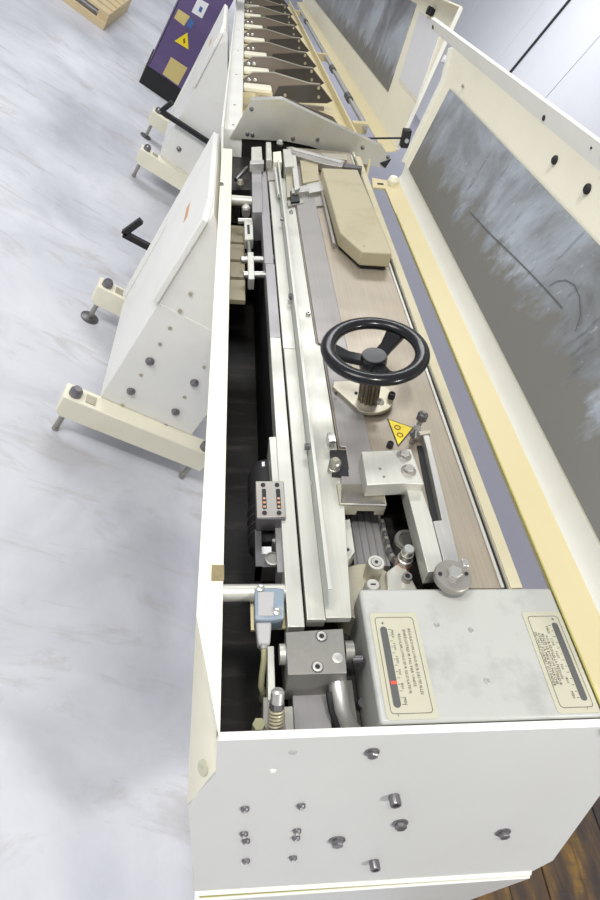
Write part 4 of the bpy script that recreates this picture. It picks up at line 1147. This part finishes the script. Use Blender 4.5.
for (pts, yy, lab) in ((((151, 249), (123, 235), (141, 222)), 2.62, 'black hooked bar sticking out behind the nearest leg'),
                       (((206, 141), (161, 112), (172, 103)), 4.00, 'black hooked bar crossing in front of the second leg')):
    w3 = [PY(px, py, yy, MW) for px, py in pts]
    w3[0].x += 0.12
    hk = thing('hooked_bar', lab, 'bar', MW, tuple(w3[0]))
    d1 = (w3[1]-w3[0]).normalized(); d2 = (w3[2]-w3[1]).normalized()
    part('straight_bar', poly3([w3[0]+Vector((0, 0, .014)), w3[1]+Vector((0, 0, .014)), w3[1]-Vector((0, 0, .014)), w3[0]-Vector((0, 0, .014))], (0, 0.03, 0)), BLACKM, hk, 0.003)
    sd = Vector((-d2.z, 0, d2.x))*0.013
    yb = 2.355 if yy < 3 else 4.045
    ya, yc_ = sorted((yy+0.015, yb))
    part('mount_arm', box(w3[0].x-0.035, w3[0].x-0.005, ya, yc_, w3[0].z-0.014, w3[0].z+0.014), BLACKM, hk, 0.003)
    part('bent_end', poly3([w3[1]+sd, w3[2]+sd, w3[2]-sd, w3[1]-sd], (0, 0.03, 0)), BLACKM, hk, 0.003)

# ------------------------------------------------------------------ purple cabinet and pallet
yc = 5.71
cb_ = thing('purple_cabinet', 'purple control cabinet on a black plinth with warning and rating labels', 'cabinet', MW, (0.4, 6.0, 0))
part('body', box(0.085, 0.43, yc, yc+0.55, 0.15, 1.35), PURPLE, cb_, 0.006)
part('plinth', box(0.075, 0.42, yc+0.01, yc+0.54, 0.0, 0.15), BLACKM, cb_, 0.004)
part('door_seam', box(0.088, 0.093, yc-0.003, yc, 0.17, 1.33), BLACKM, cb_)
def lab(name, px, mat, d=0.004):
    pts = [PY(x, y, yc-d, MW) for x, y in px]
    return part(name, poly3(pts, (0, 0.003, 0)), mat, cb_)
lab('rating_plate', ((171, 57), (187.5, 68), (178, 85.5), (162.5, 74)), PLATEY)
wt = lab('warning_triangle', ((174.5, 41), (187.5, 32.5), (188.5, 49.5)), SIGN)
lab('tan_label', ((178.5, 9), (190, 16.5), (184, 26), (174, 18)), PLATEY)
lab('white_label', ((198, -2), (209, 4), (202, 18.5), (191.5, 12)), PAPER)
lab('blue_mark', ((190, 18), (194.5, 22), (190.5, 30), (186, 25)), BLUEINK)
lab('warning_bolt_mark', ((183, 39), (185, 38), (185.5, 43), (183.5, 44)), SIGNINK, 0.0045)
lab('label_print', ((200, 6), (203, 8), (201, 13), (198.5, 11)), BLUEINK, 0.0045)

pl_ = thing('wooden_pallet', 'pale wooden pallet on the floor at the far left', 'pallet', MW, (-0.75, 7.0, 0))

pl_.rotation_euler = (0, 0, math.radians(-4))
pl_.location.y -= 0.1
for i in range(6):
    yy = 6.50 + i*0.185
    part('deck_board', box(-1.45, -0.30, yy, yy+0.125, 0.115, 0.137), PALLETW, pl_, 0.003)
for xx in (-1.45, -0.91, -0.39):
    part('stringer', box(xx, xx+0.09, 6.50, 7.55, 0.02, 0.115), PALLETW, pl_, 0.003)
    part('bottom_board', box(xx-0.0, xx+0.09, 6.50, 7.55, 0.0, 0.02), PALLETW, pl_, 0.002)
part('front_board', box(-1.45, -0.30, 6.485, 6.50, 0.0, 0.06), PALLETW, pl_, 0.003)
